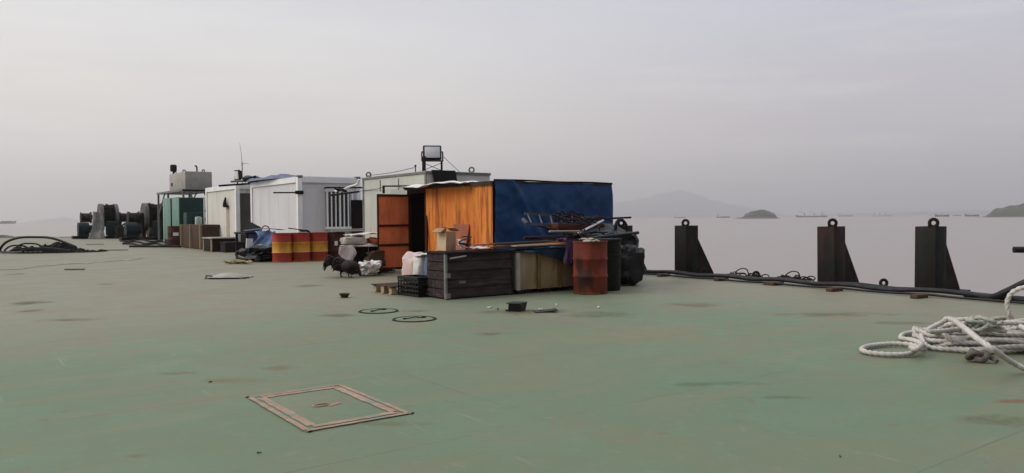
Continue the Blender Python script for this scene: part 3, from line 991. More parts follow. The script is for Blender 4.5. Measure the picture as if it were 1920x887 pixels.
for (px, py, lab) in [(487, 850, 'small dark chip near the bottom edge of the deck'), (393, 717, 'small dark chip left of the deck hatch'), (1764, 630, 'dark flake left of the white rope loop'),
                      (1575, 857, 'dark flake at the lower right of the deck')]:
    p = gp(px, py)
    q = MB(); q.sack((0, 0, .006), (.04, .022, .012), px, amp=.4, freq=30, seed=px, nu=10, nv=6)
    tag(q.build('paint_flake', dark_steel, loc=p), lab, 'litter')

# pale flattened sheet lying on the deck at left
p = gp(430, 521)
o = thing('flat_sheet', 'pale flattened sack with a dark edge lying alone on the deck', 'sack', p, -YAW)
q = MB()
q.grid(lambda u, v: ((u-.5)*.95*(1-.25*abs(v-.5)), (v-.5)*.75, .02 + .09*math.sin(math.pi*u)**1.2*math.sin(math.pi*v) + .03*noise.noise(Vector((u*4, v*4, 2)))), 24, 16, .012)
q.build('sheet', sack_grey, o)
q = MB()
q.tube(curve([(-.47, -.1, .03), (-.40, -.30, .02), (-.2, -.39, .02), (.1, -.40, .02), (.45, -.33, .02), (.5, -.2, .03)], 6), .016, 6)
q.tube(curve([(-.50, -.05, .05), (-.40, -.12, .06), (-.3, -.2, .05)], 4), .014, 6)
q.build('dark_edge', rubber, o)

# thin line lying across the deck at left
pts = [gp(x, y, .008) for x, y in [(-40, 509), (0, 506), (32, 505), (50, 503), (80, 499), (98, 498), (112, 496), (150, 494), (170, 494), (176, 491), (200, 491), (228, 488), (245, 488), (268, 484)]]
q = MB(); q.tube(curve(pts, 6), .012, 6)
tag(q.build('thin_line', rope_green), 'thin greenish line trailing over the deck at far left', 'rope')
for (px, py, L, lab) in [(140, 507, .5, 'short dark stick on the deck below the hose heap'), (178, 459, .9, 'dark flat bar lying below the left winch'), (220, 470, .9, 'thin dark bar lying right of the hose heap'),
                         (128, 446, 1.2, 'dark timber lying at the far deck edge')]:
    p = gp(px, py)
    q = MB(); q.bar((-L/2*ax.x, -L/2*ax.y, .03), (L/2*ax.x, L/2*ax.y, .03), .08 if L < .8 else .14, .025)
    tag(q.build('loose_bar', rubber, loc=p), lab, 'bar')

# ------------------------------------------------------------------ hose and net heap at left
o = thing('net_heap', 'dark heap of netting and hoses with one hose arching over it', 'net', gp(95, 474))
L0 = gp(95, 474)
q = MB()
q.heap(gp(20, 474)-L0, gp(196, 472)-L0, 2.2, [.10, .26, .20, .30, .24, .40, .46, .42, .24, .14, .13, .10, .04], 2, .22, 3.4, nu=80, nv=26)
q.build('netting', olive_net, o)
for k in range(5):
    a = (gp(2+k*9, 475)-L0)
    d = gp(60, 470) - gp(0, 470)
    hh = (.60, .26, .16, .34, .12)[k]
    ln = (1.0, .35, .8, .42, .6)[k]
    q = MB()
    st = a + Vector((0, 0, .06))
    q.tube(curve([st + d*1.1*.55 + Vector((0, -.4, 0)), st, st + d*.12*ln + Vector((0, 0, hh*.6)), st + d*.5*ln + Vector((0, 0, hh*.95)), st + d*1.0*ln + Vector((0, .1, hh)), st + d*1.5*ln + Vector((0, .1, hh*.9)), st+d*2.1*ln + Vector((0, .1, hh*.35))], 7), (.05, .035, .03, .035, .03)[k], 8)
    q.build('hose', rubber, o)
p = gp(-5, 446)
q = MB(); q.heap(p+Vector((-1.5, .8, 0)), p+Vector((2.3, -1.4, 0)), 1.6, [.3, .55, .3, .16, .12, .05], 4, .12, 1.6)
tag(q.build('tarp_heap', black_plastic), 'black flattened tarp at the far left edge of the deck', 'tarp')

# ------------------------------------------------------------------ mooring winches
def winch(loc, lab, rz, W, rf, wide, hood):
    o = thing('mooring_winch', lab, 'winch', loc, rz, 'mooring winches at the far end')
    zc = rf+.62
    xl, xr = -W/2, W/2
    ym = Matrix.Rotation(R_(90), 4, 'Y')
    q = MB()
    q.box((0, 0, .09), (W*.95, 1.5, .18)); q.box((-W*.5, -.2, .12), (W*.35, .9, .2))
    q.build('base_frame', dark_steel, o, smooth=False)
    fx = (-W*.10*wide, W*.20*wide)
    for x in fx:
        q = MB()
        q.lathe([(rf-.1, -.10), (rf, -.12), (rf, .12), (rf-.1, .10), (.3, .06)], 40, Matrix.Translation((x, 0, zc)) @ ym, capt=True)
        q.build('flange', winch_grey, o)
    q = MB()
    pr = []
    n = 22
    for k in range(n+1):
        u = k/n
        pr.append((rf*.72 + .06*(k % 2) + .10*noise.noise(Vector((u*7, W, 0))), fx[0]+.12 + (fx[1]-fx[0]-.24)*u))
    q.lathe(pr, 30, Matrix.Translation((0, 0, zc)) @ ym)
    for k in range(9):
        x = fx[0]+.15+(fx[1]-fx[0]-.3)*k/8
        q.tube(curve([(x, -.5, zc+rf*.62), (x+.05, -.1, zc+rf*(.86+.12*random.random())), (x+.1, .4, zc+rf*.62)], 4), .05, 6)
    q.build('wound_rope', rope_dark, o)
    for x, sg in ((xl, 1), (xr, -1)):
        q = MB()
        q.lathe([(.42, 0), (.42, .05), (.34, .07), (.33, .5), (.36, .62), (.44, .66), (.44, .71)], 26, Matrix.Translation((x if sg > 0 else x-.71, 0, zc-.05)) @ ym)
        q.build('warping_head', winch_dark, o)
    q = MB()
    q.cyl((xl+.3, 0, zc), (xr-.3, 0, zc), .14, 14)
    q.build('shaft', winch_dark, o)
    for x in (xl+.92, fx[0]-.24, fx[1]+.26, xr-.9):
        q = MB()
        q.prism([(x, -.5, .18), (x, .5, .18), (x, .2, zc+.26), (x, -.2, zc+.26)], (0, 0, 0), (.12, 0, 0))
        q.build('bearing_stand', winch_dark, o, smooth=False)
    q = MB()
    q.cyl((xl-.25, -.55, .72), (xl+.45, -.55, .72), .50, 20); q.cyl((xl+.45, -.55, .72), (xl+.7, -.55, .72), .3, 16); q.box((xl+.1, -.55, .28), (.7, .8, .2))
    q.build('drive_motor', winch_teal, o)
    q = MB()
    q.box(((fx[0]+fx[1])/2+.1, -1.0, .75), (.8, .7, 1.1), bevel=.12)
    q.build('gear_case', winch_teal, o)
    q = MB()
    q.ring((xr-.9, -.6, .75), .33, .03, 'x', 20, 6)
    q.cyl((xr-.9, -.6, .75), (xr-.9, -.6, .18), .06, 8); q.bar((xr-.9, -.9, .75), (xr-.9, -.3, .75), .03)
    q.build('brake_wheel', dark_steel, o)
    return o


winch((9.55, 65.5, 0), 'large mooring winch farthest left with a grey cloth hung on its drum', 0, 3.35, 1.0, 1.0, True)
q = MB()
def wcl(u, v):
    z = 2.0 - 1.97*u
    x = 8.85 + (v-.5)*(.62 + .35*u) - .3*max(0, u-.6)*2 + .3*max(0, u-.75)*(v-.2)*3
    y = 64.25 - .30*u - .12*math.sin(v*9+u*2) - .9*max(0, u-.7)
    return (x, y, z)
q.grid(wcl, 24, 24, .02)
tag(q.build('winch_cloth', mat('grey_canvas', (0.27, .26, .245), (.17, .16, .15), 3, rough=.85, bump=.3)), 'pale grey canvas hanging over the left winch', 'cloth')
winch((11.15, 57.4, 0), 'mooring winch beside the tank stand with a wide rope drum', 0, 2.9, .95, 1.35, False)
o = thing('spare_motor', 'dark barrel-shaped motor standing in front of the right winch', 'motor', gp(291, 447))
q = MB(); q.cyl((-.5, 0, .72), (.55, 0, .72), .66, 24); q.cyl((.55, 0, .72), (.68, 0, .72), .4, 18); q.build('motor_body', mat('grimy_maroon_paint', (.05, .028, .03), (.03, .02, .02), 4, rough=.6), o)
q = MB(); q.box((0, 0, .06), (1.2, .9, .12)); q.build('foot', dark_steel, o)
o = thing('chain_windlass', 'low dark windlass between the two mooring winches', 'windlass', gp(243, 447))
q = MB(); q.box((-.5, 0, .45), (.9, .8, .9), bevel=.06); q.box((.55, 0, .25), (.9, .8, .5), bevel=.05); q.build('gearbox', winch_dark, o)
q = MB(); q.lathe([(.45, -.3), (.3, -.2), (.3, .2), (.45, .3)], 20, Matrix.Translation((.35, 0, .85)) @ Matrix.Rotation(R_(90), 4, 'X')); q.build('chain_wheel', winch_dark, o)
q = MB(); q.tube(curve([(-.9, -.3, .1), (-.75, -.4, .7), (-.2, -.4, 1.2), (.4, -.5, .9), (.8, -.5, .05)], 6), .06, 7); q.build('chain', rope_dark, o)
q = MB(); q.sack((.95, 0, .9), (.9, .8, 1.1), 0, amp=.25, freq=2.5, seed=9); q.build('canvas_cover', mat('olive_canvas', (.045, .045, .032), (.03, .03, .022), 3, rough=.9), o)

# cables on the deck in front of the winches
for k, (lab) in enumerate(['dark cable in the tangle before the winches, lying farthest back', 'dark cable in the tangle before the winches, crossing the middle',
                           'dark cable in the tangle before the winches, looping at its left end', 'longest straight dark cable lying in front of the tangle']):
    q = MB()
    y0 = (451, 455, 458.5, 462)[k]
    pts = [gp(225+k*6 + i*(105-k*3)/7, y0 + (2.2*math.sin(i*1.9+k*2) if k < 3 else .25*i*.2), .08) for i in range(8)]
    q.tube(curve(pts, 6), .05, 6)
    tag(q.build('deck_cable', rope_dark), lab, 'cable', 'cables on the deck before the winches')

# ------------------------------------------------------------------ tank on its stand
TX, TY = 11.38, 48.71
o = thing('tank_stand', 'steel trestle with four legs carrying the grey tank', 'stand', (TX, TY, 0))
q = MB()
q.box((.7, 2.7, 3.08), (2.1, 7.0, .12)); q.box((.7, -.75, 3.02), (2.1, .1, .16))
q.build('platform', grey_steel, o, smooth=False)
for (x, y) in ((-.28, -.7), (1.65, -.7), (-.28, 6.0), (1.65, 6.0), (-.28, 3.2)):
    q = MB(); q.bar((x, y, 0), (x, y, 3.02), .11); q.build('leg', grey_steel, o, smooth=False)
q = MB()
q.bar((-.28, -.7, 1.5), (.5, -.7, 2.98), .07); q.bar((1.65, -.7, 1.3), (.9, -.7, 2.98), .10); q.bar((.1, -.72, 2.98), (.55, -.72, 1.2), .09); q.bar((-.28, 5.8, 1.8), (-.28, 4.2, 2.98), .07)
q.build('brace', grey_steel, o, smooth=False)
o = thing('water_tank', 'grey steel box tank standing on the trestle', 'tank', (TX, TY, 3.143))
q = MB(); q.box((.77, 2.05, .55), (1.54, 4.1, 1.08), bevel=.02); q.build('tank_body', tank_grey, o)
q = MB(); q.box((-.012, 3.4, .42), (.02, .35, .2)); q.build('vent_grille', dark_steel, o)
for (x, y) in ((.2, 1.1), (.2, 3.4), (1.15, .4)):
    q = MB(); q.ring((x, y, 1.16), .07, .03, 'y', 14, 6); q.build('lifting_lug', dark_steel, o)
q = MB(); q.tube(curve([(.75, .3, 1.08), (.75, .3, 1.32), (.72, .3, 1.42), (.63, .3, 1.44)], 4), .045, 8); q.build('vent_pipe', dark_steel, o)
q = MB(); q.cyl((.15, 3.6, 1.08), (.15, 3.6, 1.26), .06, 8); q.build('lamp_stem', dark_steel, o)
q = MB(); q.lathe([(.16, 0), (.2, .06), (.2, .38), (.14, .44)], 18, Matrix.Translation((.15, 3.6, 1.26))); q.build('beacon', black_plastic, o)

# cabinet below the tank
o = thing('green_cabin', 'tall sea-green locker cabin below the tank', 'cabin', (9.86, 43.5, 0))
q = MB(); q.box((.7, 1.85, 1.26), (1.4, 3.7, 2.52), bevel=.02); q.build('wall', cab_dkgreen, o)
for (y0, w_) in ((.05, 1.6), (1.9, 1.75)):
    q = MB(); q.box((-.015, y0+w_/2, 1.4), (.03, w_, 2.3), bevel=.008); q.build('door', cab_green, o)
q = MB(); q.box((-.03, 1.77, 1.26), (.06, .12, 2.5)); q.build('door_post', void_dark, o, smooth=False)
q = MB(); q.box((-.02, 3.67, 1.26), (.05, .06, 2.5)); q.build('edge_strip', white_frame, o, smooth=False)
o = thing('switch_box', 'dark green switch box in front of the locker cabin', 'box', (9.75, 41.7, 0))
q = MB(); q.box((.55, .4, .85), (1.0, .7, 1.7), bevel=.02); q.build('box_body', cab_dkgreen, o)
q = MB(); q.box((.55, .045, 1.1), (.5, .02, .5)); q.build('cover_plate', winch_teal, o)
o = thing('gas_bottle', 'pale standing bottle between the brown drum and the crate', 'bottle', (9.98, 40.2, 0))
q = MB(); q.lathe([(.15, 0), (.16, .03), (.16, 1.42), (.15, 1.46), (.05, 1.48)], 20); q.build('bottle_body', mat('pale_green_paint', (.36, .44, .39), rough=.5), o)
q = MB(); q.cyl((0, 0, 1.47), (0, 0, 1.58), .04, 10); q.build('valve', dark_steel, o)
o = thing('meter_panel', 'narrow pale panel with a coiled black cable beside the cream container', 'panel', (10.25, 40.2, 0))
q = MB(); q.box((.22, .03, 1.2), (.44, .06, 2.4)); q.build('board', white_panel, o, smooth=False)
q = MB()
q.tube(curve([(.14+.1*math.sin(i*1.3), -.03, 2.1-.09*i) for i in range(14)], 4), .016, 6)
q.build('cable', rubber, o)


# ------------------------------------------------------------------ drums
def drum_prof(r=.2925, h=.88):
    p = [(r-.012, 0), (r, .008), (r, .02), (r-.008, .03)]
    for zc in (h/3, 2*h/3):
        p += [(r-.008, zc-.03), (r+.004, zc-.012), (r+.004, zc+.012), (r-.008, zc+.03)]
    for z in (.45*h/.88, .75*h/.88):
        pass
    p += [(r-.008, h-.03), (r, h-.02), (r, h), (r-.014, h), (r-.018, h-.018)]
    return p


def make_drum(m, lab, loc, group, label_side=None, rz=0.0, h=.88, r=.2925, lid=True):
    o = thing('oil_drum', lab, 'drum', loc, rz, group)
    q = MB(); q.lathe(drum_prof(r, h), 36, capt=False); q.build('drum_body', m, o)
    q = MB(); q.lathe([(r-.019, h-.02), (r*.5, h-.016), (.002, h-.016)], 30, capb=False); q.cyl((.18, .05, h-.02), (.18, .05, h-.002), .035, 10)
    q.build('lid', m, o)
    if label_side is not None:
        a, z, wv, hv = label_side
        q = MB()
        q.grid(lambda u, v: ((r+.006)*math.cos(a+(u-.5)*wv), (r+.006)*math.sin(a+(u-.5)*wv), z+(v-.5)*hv), 6, 2, .003)
        q.build('paper_label', paper, o)
    return o


d0 = make_drum(drum_striped, 'x', (8.28, 23.15, 0), 'red and yellow drums in the row by the white container')
for i, (x, lab) in enumerate([(8.16, 'red drum with a yellow belt, leftmost of the striped row'), (8.755, 'red drum with a yellow belt, middle one of the striped row'),
                              (9.345, 'red drum with a yellow belt, beside the plain brown drum')]):
    o = d0 if i == 0 else copy_tree(d0)
    o.location = (x, 23.15 + (.0, .02, .05)[i], 0)
    o.rotation_euler = (0, 0, i*1.3)
    o['label'] = lab
make_drum(drum_brown, 'plain brown drum with a white label, at the right end of the striped row', (9.935, 23.22, 0), 'plain brown drums', (R_(-112), .53, .33, .14))
make_drum(drum_brown, 'brown drum with a pale label below the tank stand', (9.05, 41.0, 0), 'plain brown drums', (R_(-95), .62, .75, .16), h=1.02, r=.34)
make_drum(drum_brown, 'brown drum between the labelled drum and the tall crate below the tank', (9.72, 41.2, 0), 'plain brown drums', h=1.02, r=.34)
p = gp(1107, 553)
dv = Vector((p.x, p.y, 0)).normalized()
rp = p + dv*.2925
o = make_drum(drum_rust, 'rust-red drum with black scorch marks and painted shade in front of the scrap heap', rp, None, rz=2.2)
o = thing('waste_drum', 'black-green drum hidden in shade just right of the rust-red drum', 'drum', rp + Vector((.58, .32, 0)))
q = MB(); q.lathe([(.30, 0), (.31, .05), (.32, .85), (.335, .86), (.335, .9), (.30, .9)], 30); q.build('drum_body', drum_black, o)
q = MB(); q.ring((0, 0, .62), .322, .014, 'z', 30, 6); q.build('hoop', dark_steel, o)
# white cloth on top of the red drum
q = MB()
q.sack(rp+Vector((-.02, 0, .885)), (.46, .42, .10), .5, amp=.35, freq=7, seed=4)
tag(q.build('rag', sack_grey), 'dirty pale rag crumpled on the rust-red drum', 'rag')

# ------------------------------------------------------------------ crates by the cream container
o = thing('wooden_crate', 'tall brown slatted crate standing beside the brown drums', 'crate', (8.98, 35.6, 0))
q = MB(); q.box((.52, 2.0, .56), (1.0, 3.9, 1.08), bevel=.012); q.build('panel', wood_brown, o)
for k in range(3):
    q = MB(); q.bar((-.0, .15+k*1.75, .02), (-.0, .15+k*1.75, 1.12), .16, .05); q.build('upright', wood_pale, o, smooth=False)
q = MB(); q.box((.5, -.015, 1.02), (1.0, .04, .1)); q.box((.5, -.015, .1), (1.0, .04, .12)); q.build('rail', wood_brown, o, smooth=False)
o = thing('wooden_crate', 'low dark crate with a pale lid in front of the cream container', 'crate', (8.62, 32.6, 0))
q = MB(); q.box((.5, .75, .27), (1.0, 1.4, .5), bevel=.015); q.build('panel', wood_dark, o)
q = MB(); q.box((.5, .75, .555), (1.06, 1.5, .05)); q.build('lid', sack_grey, o, smooth=False)
q = MB(); q.box((-.01, .1, .25), (.04, .1, .5)); q.box((-.01, 1.3, .25), (.04, .1, .5)); q.build('corner_post', wood_pale, o, smooth=False)
o = thing('wooden_crate', 'small black box in front of the low dark crate', 'crate', (8.83, 31.5, 0))
q = MB(); q.box((.38, .4, .19), (.75, .7, .38), bevel=.015); q.build('panel', wood_dark, o)
q = MB(); q.box((.38, .4, .395), (.80, .74, .03)); q.build('lid', rubber, o, smooth=False)


# ------------------------------------------------------------------ prefab containers
def container(name, lab, x0, y0, L, W, Hh, mpanel, mframe, post=.17, rz=0):
    o = thing(name, lab, 'container', (x0, y0, 0), rz)
    q = MB()
    q.box((W/2, L/2, Hh/2), (W-.1, L-.1, Hh-.1))
    # panel joints as shallow ribs
    n = int(L/.95)
    for k in range(1, n):
        q.box((.0485, k*L/n, Hh/2), (.005, .03, Hh-.36))
    for k in range(1, 3):
        q.box((k*W/3, .0485, Hh/2), (.03, .005, Hh-.36))
    q.build('wall', mpanel, o, smooth=False)
    for (x, y) in ((post/2, post/2), (W-post/2, post/2), (post/2, L-post/2), (W-post/2, L-post/2)):
        q = MB(); q.box((x, y, Hh/2), (post, post, Hh-.02), bevel=.012); q.build('corner_post', mframe, o)
    q = MB()
    for z, h in ((Hh-.10, .2), (.08, .16)):
        q.box((.05, L/2, z), (.1+.012, L-2*post, h)); q.box((W-.05, L/2, z), (.112, L-2*post, h))
        q.box((W/2, .05, z), (W-2*post, .112, h)); q.box((W/2, L-.05, z), (W-2*post, .112, h))
    q.build('rail', mframe, o, smooth=False)
    q = MB(); q.box((W/2, L/2, Hh-.01), (W-.25, L-.25, .06)); q.build('roof', white_frame, o, smooth=False)
    return o


A = container('prefab_container', 'cream prefab container with a rust streak and pipe stub on its side', 9.70, 33.0, 4.75, 2.4, 2.80, cream_panel, white_frame)
q = MB(); q.tube([(-.06, 1.35, 1.90), (-.07, 1.35, 2.0), (-.05, 1.38, 2.14), (-.03, 1.36, 2.28)], [.11, .09, .06, .03], 10); q.box((-.02, 1.35, 1.88), (.12, .46, .07)); q.build('pipe_stub', dark_steel, A)
streak = mat('rust_streak', (0.34, 0.26, 0.17), (0.45, 0.39, 0.30), 2.5, (1, 6, .4), .7, (0.20, 0.12, .06), 2.5, (1, 7, .2), (.48, .66), .85, bump=0)
q = MB(); q.grid(lambda u, v: (.040, 1.35+(v-.5)*(.42+.10*noise.noise(Vector((u*7, v, 3)))) , 1.86-1.55*u), 14, 6, .004); q.build('rust_streak', streak, A, smooth=False)
q = MB(); q.box((1.2, .040, 1.32), (2.02, .012, 2.2)); q.build('end_shade_panel', mat('dark_olive_end_shade', (.085, .08, .066), (.065, .06, .05), 2, (1, 1, .4), .7, spec=.1), A, smooth=False)  # dark sheet over the end wall, its colour holds the shade of the gap
Bc = container('prefab_container', 'white prefab container with a barred window behind the striped drums', 9.90, 26.4, 5.3, 2.4, 2.80, white_panel, white_frame)
# barred window in the end wall and its dark side panel
o = bpy.data.objects.new('window', None); COL.objects.link(o); o.parent = Bc; o.location = (1.02, 0, 0)
q = MB(); q.box((.48, .03, 1.64), (.90, .04, 1.25)); q.build('pane', glass_dark, o, smooth=False)
q = MB()
for z in (.98, 2.32): q.bar((-.06, -.16, z), (1.02, -.16, z), .06, .07)
for x in (0.0, .48, .96): q.bar((x, -.16, .95), (x, -.16, 2.35), .055)
for x in (.16, .32, .64, .80): q.bar((x, -.16, .98), (x, -.16, 2.32), .04)
for x in (0, .96):
    for z in (1.0, 2.3): q.bar((x, -.16, z), (x, .05, z), .04)
q.build('security_grille', white_frame, o, smooth=False)
q = MB(); q.box((.48, .04, .95), (1.0, .08, .06)); q.box((.48, .02, 2.36), (1.0, .10, .05)); q.build('frame', white_frame, o, smooth=False)
q = MB(); q.box((2.16, -.17, 1.02), (.46, .05, 1.94), bevel=.01); dr = q.build('door', void_dark, Bc)
q = MB(); q.cyl((1.0, -.22, 2.42), (2.35, -.22, 2.44), .03, 8); q.bar((1.02, -.24, 2.42), (1.02, .05, 2.42), .05); q.build('awning_rod', dark_steel, Bc)
q = MB(); q.cyl((-.86, .02, 2.22), (.1, .02, 2.24), .025, 8); q.box((.05, -.02, 2.24), (.28, .08, .12)); q.build('bracket_arm', dark_steel, Bc)
for (x, y, z) in ((0.10, .08, 2.80), (.10, 5.2, 2.8), (2.3, .08, 2.8)):
    q = MB(); q.box((x, y, z), (.19, .17, .10), bevel=.01); q.build('corner_casting', grey_steel, Bc)

# things on the container roofs
q = MB(); q.heap(Vector((10.1, 32.2, 2.82)), Vector((10.6, 26.95, 2.82)), 1.3, [.14, .22, .16, .16, .22, .22, .14, .05, .02], 6, .10, 2.4)
tag(q.build('roof_tarp', slate_blue), 'rumpled blue tarp heaped on the white container roof', 'tarp')
q = MB(); q.sack((10.05, 31.9, 2.93), (.7, 1.0, .36), .2, amp=.3, freq=3, seed=8)
tag(q.build('black_bag', black_plastic), 'black bag lying at the left end of the roof tarp', 'bag')
for k, (a, b_, lab) in enumerate([((8.95, 32.75, 2.70), (10.9, 32.75, 2.88), 'dark pole sticking out over the gap between the two containers'), ((9.3, 32.3, 2.86), (11.2, 31.6, 2.98), 'pale pole lying across the roof gap beside the tarp')]):
    q = MB(); q.cyl(a, b_, .04, 8); tag(q.build('roof_pole', dark_steel if k == 0 else grey_steel), lab, 'pole')


def floodlight(loc, rz, tilt, w_, h_, lab, stand):
    o = thing('floodlight', lab, 'floodlight', loc, rz)
    M = Matrix.Translation((0, 0, stand+h_/2)) @ Matrix.Rotation(tilt, 4, 'X')
    q = MB(); q.box((0, .06, 0), (w_, .10, h_), bevel=.03)
    for k in range(7): q.box((-w_*.4+k*w_*.8/6, .14, 0), (.012, .08, h_*.8))
    q.bm.transform(M); q.build('housing', black_plastic, o)
    q = MB(); q.box((0, .0, 0), (w_*.82, .03, h_*.76), bevel=.012); q.bm.transform(M); q.build('lens', lens, o)
    if w_ > .5:
        for i in range(3):
            for j in range(2):
                q = MB(); q.lathe([(.085, 0), (.06, .02), (.02, .025)], 16, Matrix.Translation(((i-1)*w_*.27, -.018, (j-.5)*h_*.36)) @ Matrix.Rotation(R_(90), 4, 'X'), capb=False)
                q.bm.transform(M); q.build('reflector', mat('chrome_reflector', (.09, .09, .095), (.14, .14, .14), 5, rough=.4, bump=0) if 'chrome_reflector' not in MATS else MATS['chrome_reflector'], o)
    q = MB()
    q.tube(curve([(-w_*.56, .04, stand-.03), (-w_*.56, .04, stand+h_*.5), (-w_*.5, .04, stand+h_*.5)], 3), .018, 6)
    q.tube(curve([(w_*.56, .04, stand-.03), (w_*.56, .04, stand+h_*.5), (w_*.5, .04, stand+h_*.5)], 3), .018, 6)
    q.bar((-w_*.58, .04, stand-.03), (w_*.58, .04, stand-.03), .035)
    q.build('bracket', dark_steel, o)
    if stand > .2:
        for sx in (-1, 1):
            q = MB(); q.bar((sx*w_*.5, .04, 0), (sx*w_*.5, .04, stand-.03), .05); q.build('leg', dark_steel, o, smooth=False)
        q = MB(); q.cyl((-w_*.5, .04, .02), (w_*.5, .04, stand-.08), .008, 5); q.cyl((w_*.5, .04, .02), (-w_*.5, .04, stand-.08), .008, 5); q.build('cross_wire', dark_steel, o)
    else:
        q = MB(); q.cyl((0, .05, 0), (0, .05, stand+.03), .03, 8); q.build('stem', dark_steel, o)
    return o


floodlight((10.12, 17.4, 2.505), R_(-26), R_(-8), .48, .38, 'large six-lamp floodlight on a wire-braced stand on the grey cabin roof', .30)
floodlight((9.8, 33.2, 2.80), R_(-75), R_(6), .34, .44, 'small tilted floodlight on the cream container corner', .16)
o = thing('radio_antenna', 'thin whip antenna standing on the cream container roof', 'antenna', (10.5, 34.7, 2.8))
q = MB(); q.cyl((0, 0, 0), (0, 0, 1.05), .022, 8); q.build('mast', grey_steel, o)
q = MB(); q.tube([(0, 0, 1.0), (-.03, 0, 1.4), (-.09, 0, 1.9)], [.012, .010, .006], 6); q.build('whip', grey_steel, o)
q = MB(); q.cyl((-.06, 0, 1.0), (.3, 0, .98), .010, 6); q.cyl((0, -.2, .93), (0, .2, .93), .010, 6); q.build('crossbar', grey_steel, o)

# ------------------------------------------------------------------ grey steel cabin
G = thing('steel_cabin', 'pale grey-green steel box cabin with lifting eyes on its roof', 'cabin', (9.82, 17.2, 0))
q = MB(); q.box((.98, 1.87, 1.26), (1.96, 3.74, 2.48), bevel=.01)
q.build('wall', grey_box, G)
q = MB()
for z in (2.46,): q.box((.98, -.012, z), (1.99, .03, .06)); q.box((-.012, 1.87, z), (.03, 3.77, .06))
q.box((-.008, .03, 1.26), (.02, .08, 2.40)); q.box((-.008, 3.70, 1.26), (.02, .08, 2.40)); q.box((-.006, 1.5, 2.22), (.016, .03, .3)); q.box((-.006, 2.6, 2.22), (.016, .03, .3))
q.build('edge_trim', grey_steel, G, smooth=False)
q = MB(); q.box((.98, 1.87, 2.49), (1.90, 3.68, .02)); q.build('roof', grey_steel, G, smooth=False)
for (x, y) in ((.05, 3.45), (1.45, .12)):
    q = MB(); q.ring((x, y, 2.57), .065, .022, 'y', 18, 8, Matrix.Rotation(R_(-30), 3, 'Z')); q.build('lifting_eye', grey_steel, G)
q = MB(); q.cyl((.03, .62, 2.48), (.03, .62, 2.66), .016, 6); q.box((.03, .62, 2.66), (.03, .05, .05)); q.build('roof_peg', dark_steel, G)
q = MB(); q.cyl((.1, .25, 2.48), (.1, .25, 2.86), .028, 8); q.cyl((.1, .32, 2.48), (.1, .32, 2.80), .018, 8); q.sack((.1, .28, 2.84), (.08, .14, .12), nu=12, nv=8); q.build('pipe_bundle', dark_steel, G)
# black sheet over the corner
q = MB()
q.grid(lambda u, v: (9.93+.70*u + .10*v, 17.16-.03*math.sin(u*7+v*3)-.02, 2.52-.50*v), 12, 8, .012)
tag(q.build('black_sheet', black_plastic), 'black plastic sheet hanging over the grey cabin front corner', 'sheet')
# guy wires
q = MB(); q.cyl((10.38, 17.35, 2.92), (10.85, 17.25, 2.50), .006, 5); tag(q.build('guy_wire', dark_steel), 'thin guy wire running from the floodlight to the cabin roof', 'wire')
q = MB(); q.tube(curve([(9.86, 17.9, 2.62), (9.86, 18.8, 2.57), (9.86, 19.8, 2.545), (9.88, 20.8, 2.56)], 5), .008, 5); tag(q.build('roof_wire', dark_steel), 'thin wire lying along the grey cabin roof edge', 'wire')
# hook rod on the side and white pipe bend at the far corner
q = MB(); q.cyl((9.55, 15.9, 2.06), (9.62, 19.2, 2.18), .022, 8); q.bar((9.62, 19.2, 2.20), (9.62, 19.2, 1.98), .05)
q.tube(curve([(9.62, 19.2, 2.16), (9.75, 19.8, 2.13), (9.8, 20.6, 2.12), (9.8, 21.4, 2.10)], 4), .008, 5)
q.bar((9.6, 18.2, 2.13), (9.83, 18.2, 2.13), .02)
tag(q.build('hanging_rod', dark_steel), 'dark hooked rod with a sagging wire on the grey cabin side', 'rod')
q = MB()
q.tube(curve([(9.72, 21.0, 2.45), (9.72, 21.1, 2.32), (9.62, 21.5, 2.24), (9.58, 21.9, 2.16), (9.5, 22.2, 2.14)], 5), .032, 8)
tag(q.build('drain_pipe', white_frame), 'white bent pipe at the far top corner of the grey cabin', 'pipe')
q = MB()
q.cyl((8.9, 21.2, 1.98), (9.82, 21.2, 2.10), .03, 8); q.sack((9.35, 21.4, 2.14), (.5, .3, .16), .3, amp=.4, freq=6, seed=2, nu=14, nv=8)
tag(q.build('black_rod', black_plastic), 'black bundle and rod beside the white bent pipe', 'rod')

# ------------------------------------------------------------------ rusted shed
SX, SY, SH = 9.02, 13.05, 2.0
S = thing('rusted_shed', 'rust-orange sheet shed with a dark open doorway', 'shed', (SX, SY, 0))
q = MB()
q.grid(lambda u, v: (.0 + .006*math.sin(u*60), 2.75*u, .02+1.98*v), 110, 4, .03)
q.build('side_wall', rust_orange, S)
q = MB()
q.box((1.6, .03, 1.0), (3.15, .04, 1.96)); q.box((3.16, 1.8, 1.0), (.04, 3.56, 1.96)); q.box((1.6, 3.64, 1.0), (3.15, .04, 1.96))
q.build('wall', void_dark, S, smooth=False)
q = MB()
q.box((0, 2.76, 1.0), (.07, .06, 1.98)); q.box((0, 3.60, 1.0), (.07, .08, 1.98)); q.box((0, 3.175, 1.93), (.06, .78, .09))
q.build('door_frame', rust_band, S, smooth=False)
q = MB(); q.box((-.004, .02, 1.0), (.045, .05, 1.98)); q.build('corner_post', rust_band, S, smooth=False)
q = MB(); q.box((1.58, 1.83, 2.025), (3.34, 3.82, .03), bevel=.004); q.box((-.08, 1.8, 1.995), (.02, 3.75, .05)); q.build('roof', roof_sheet, S, smooth=False)
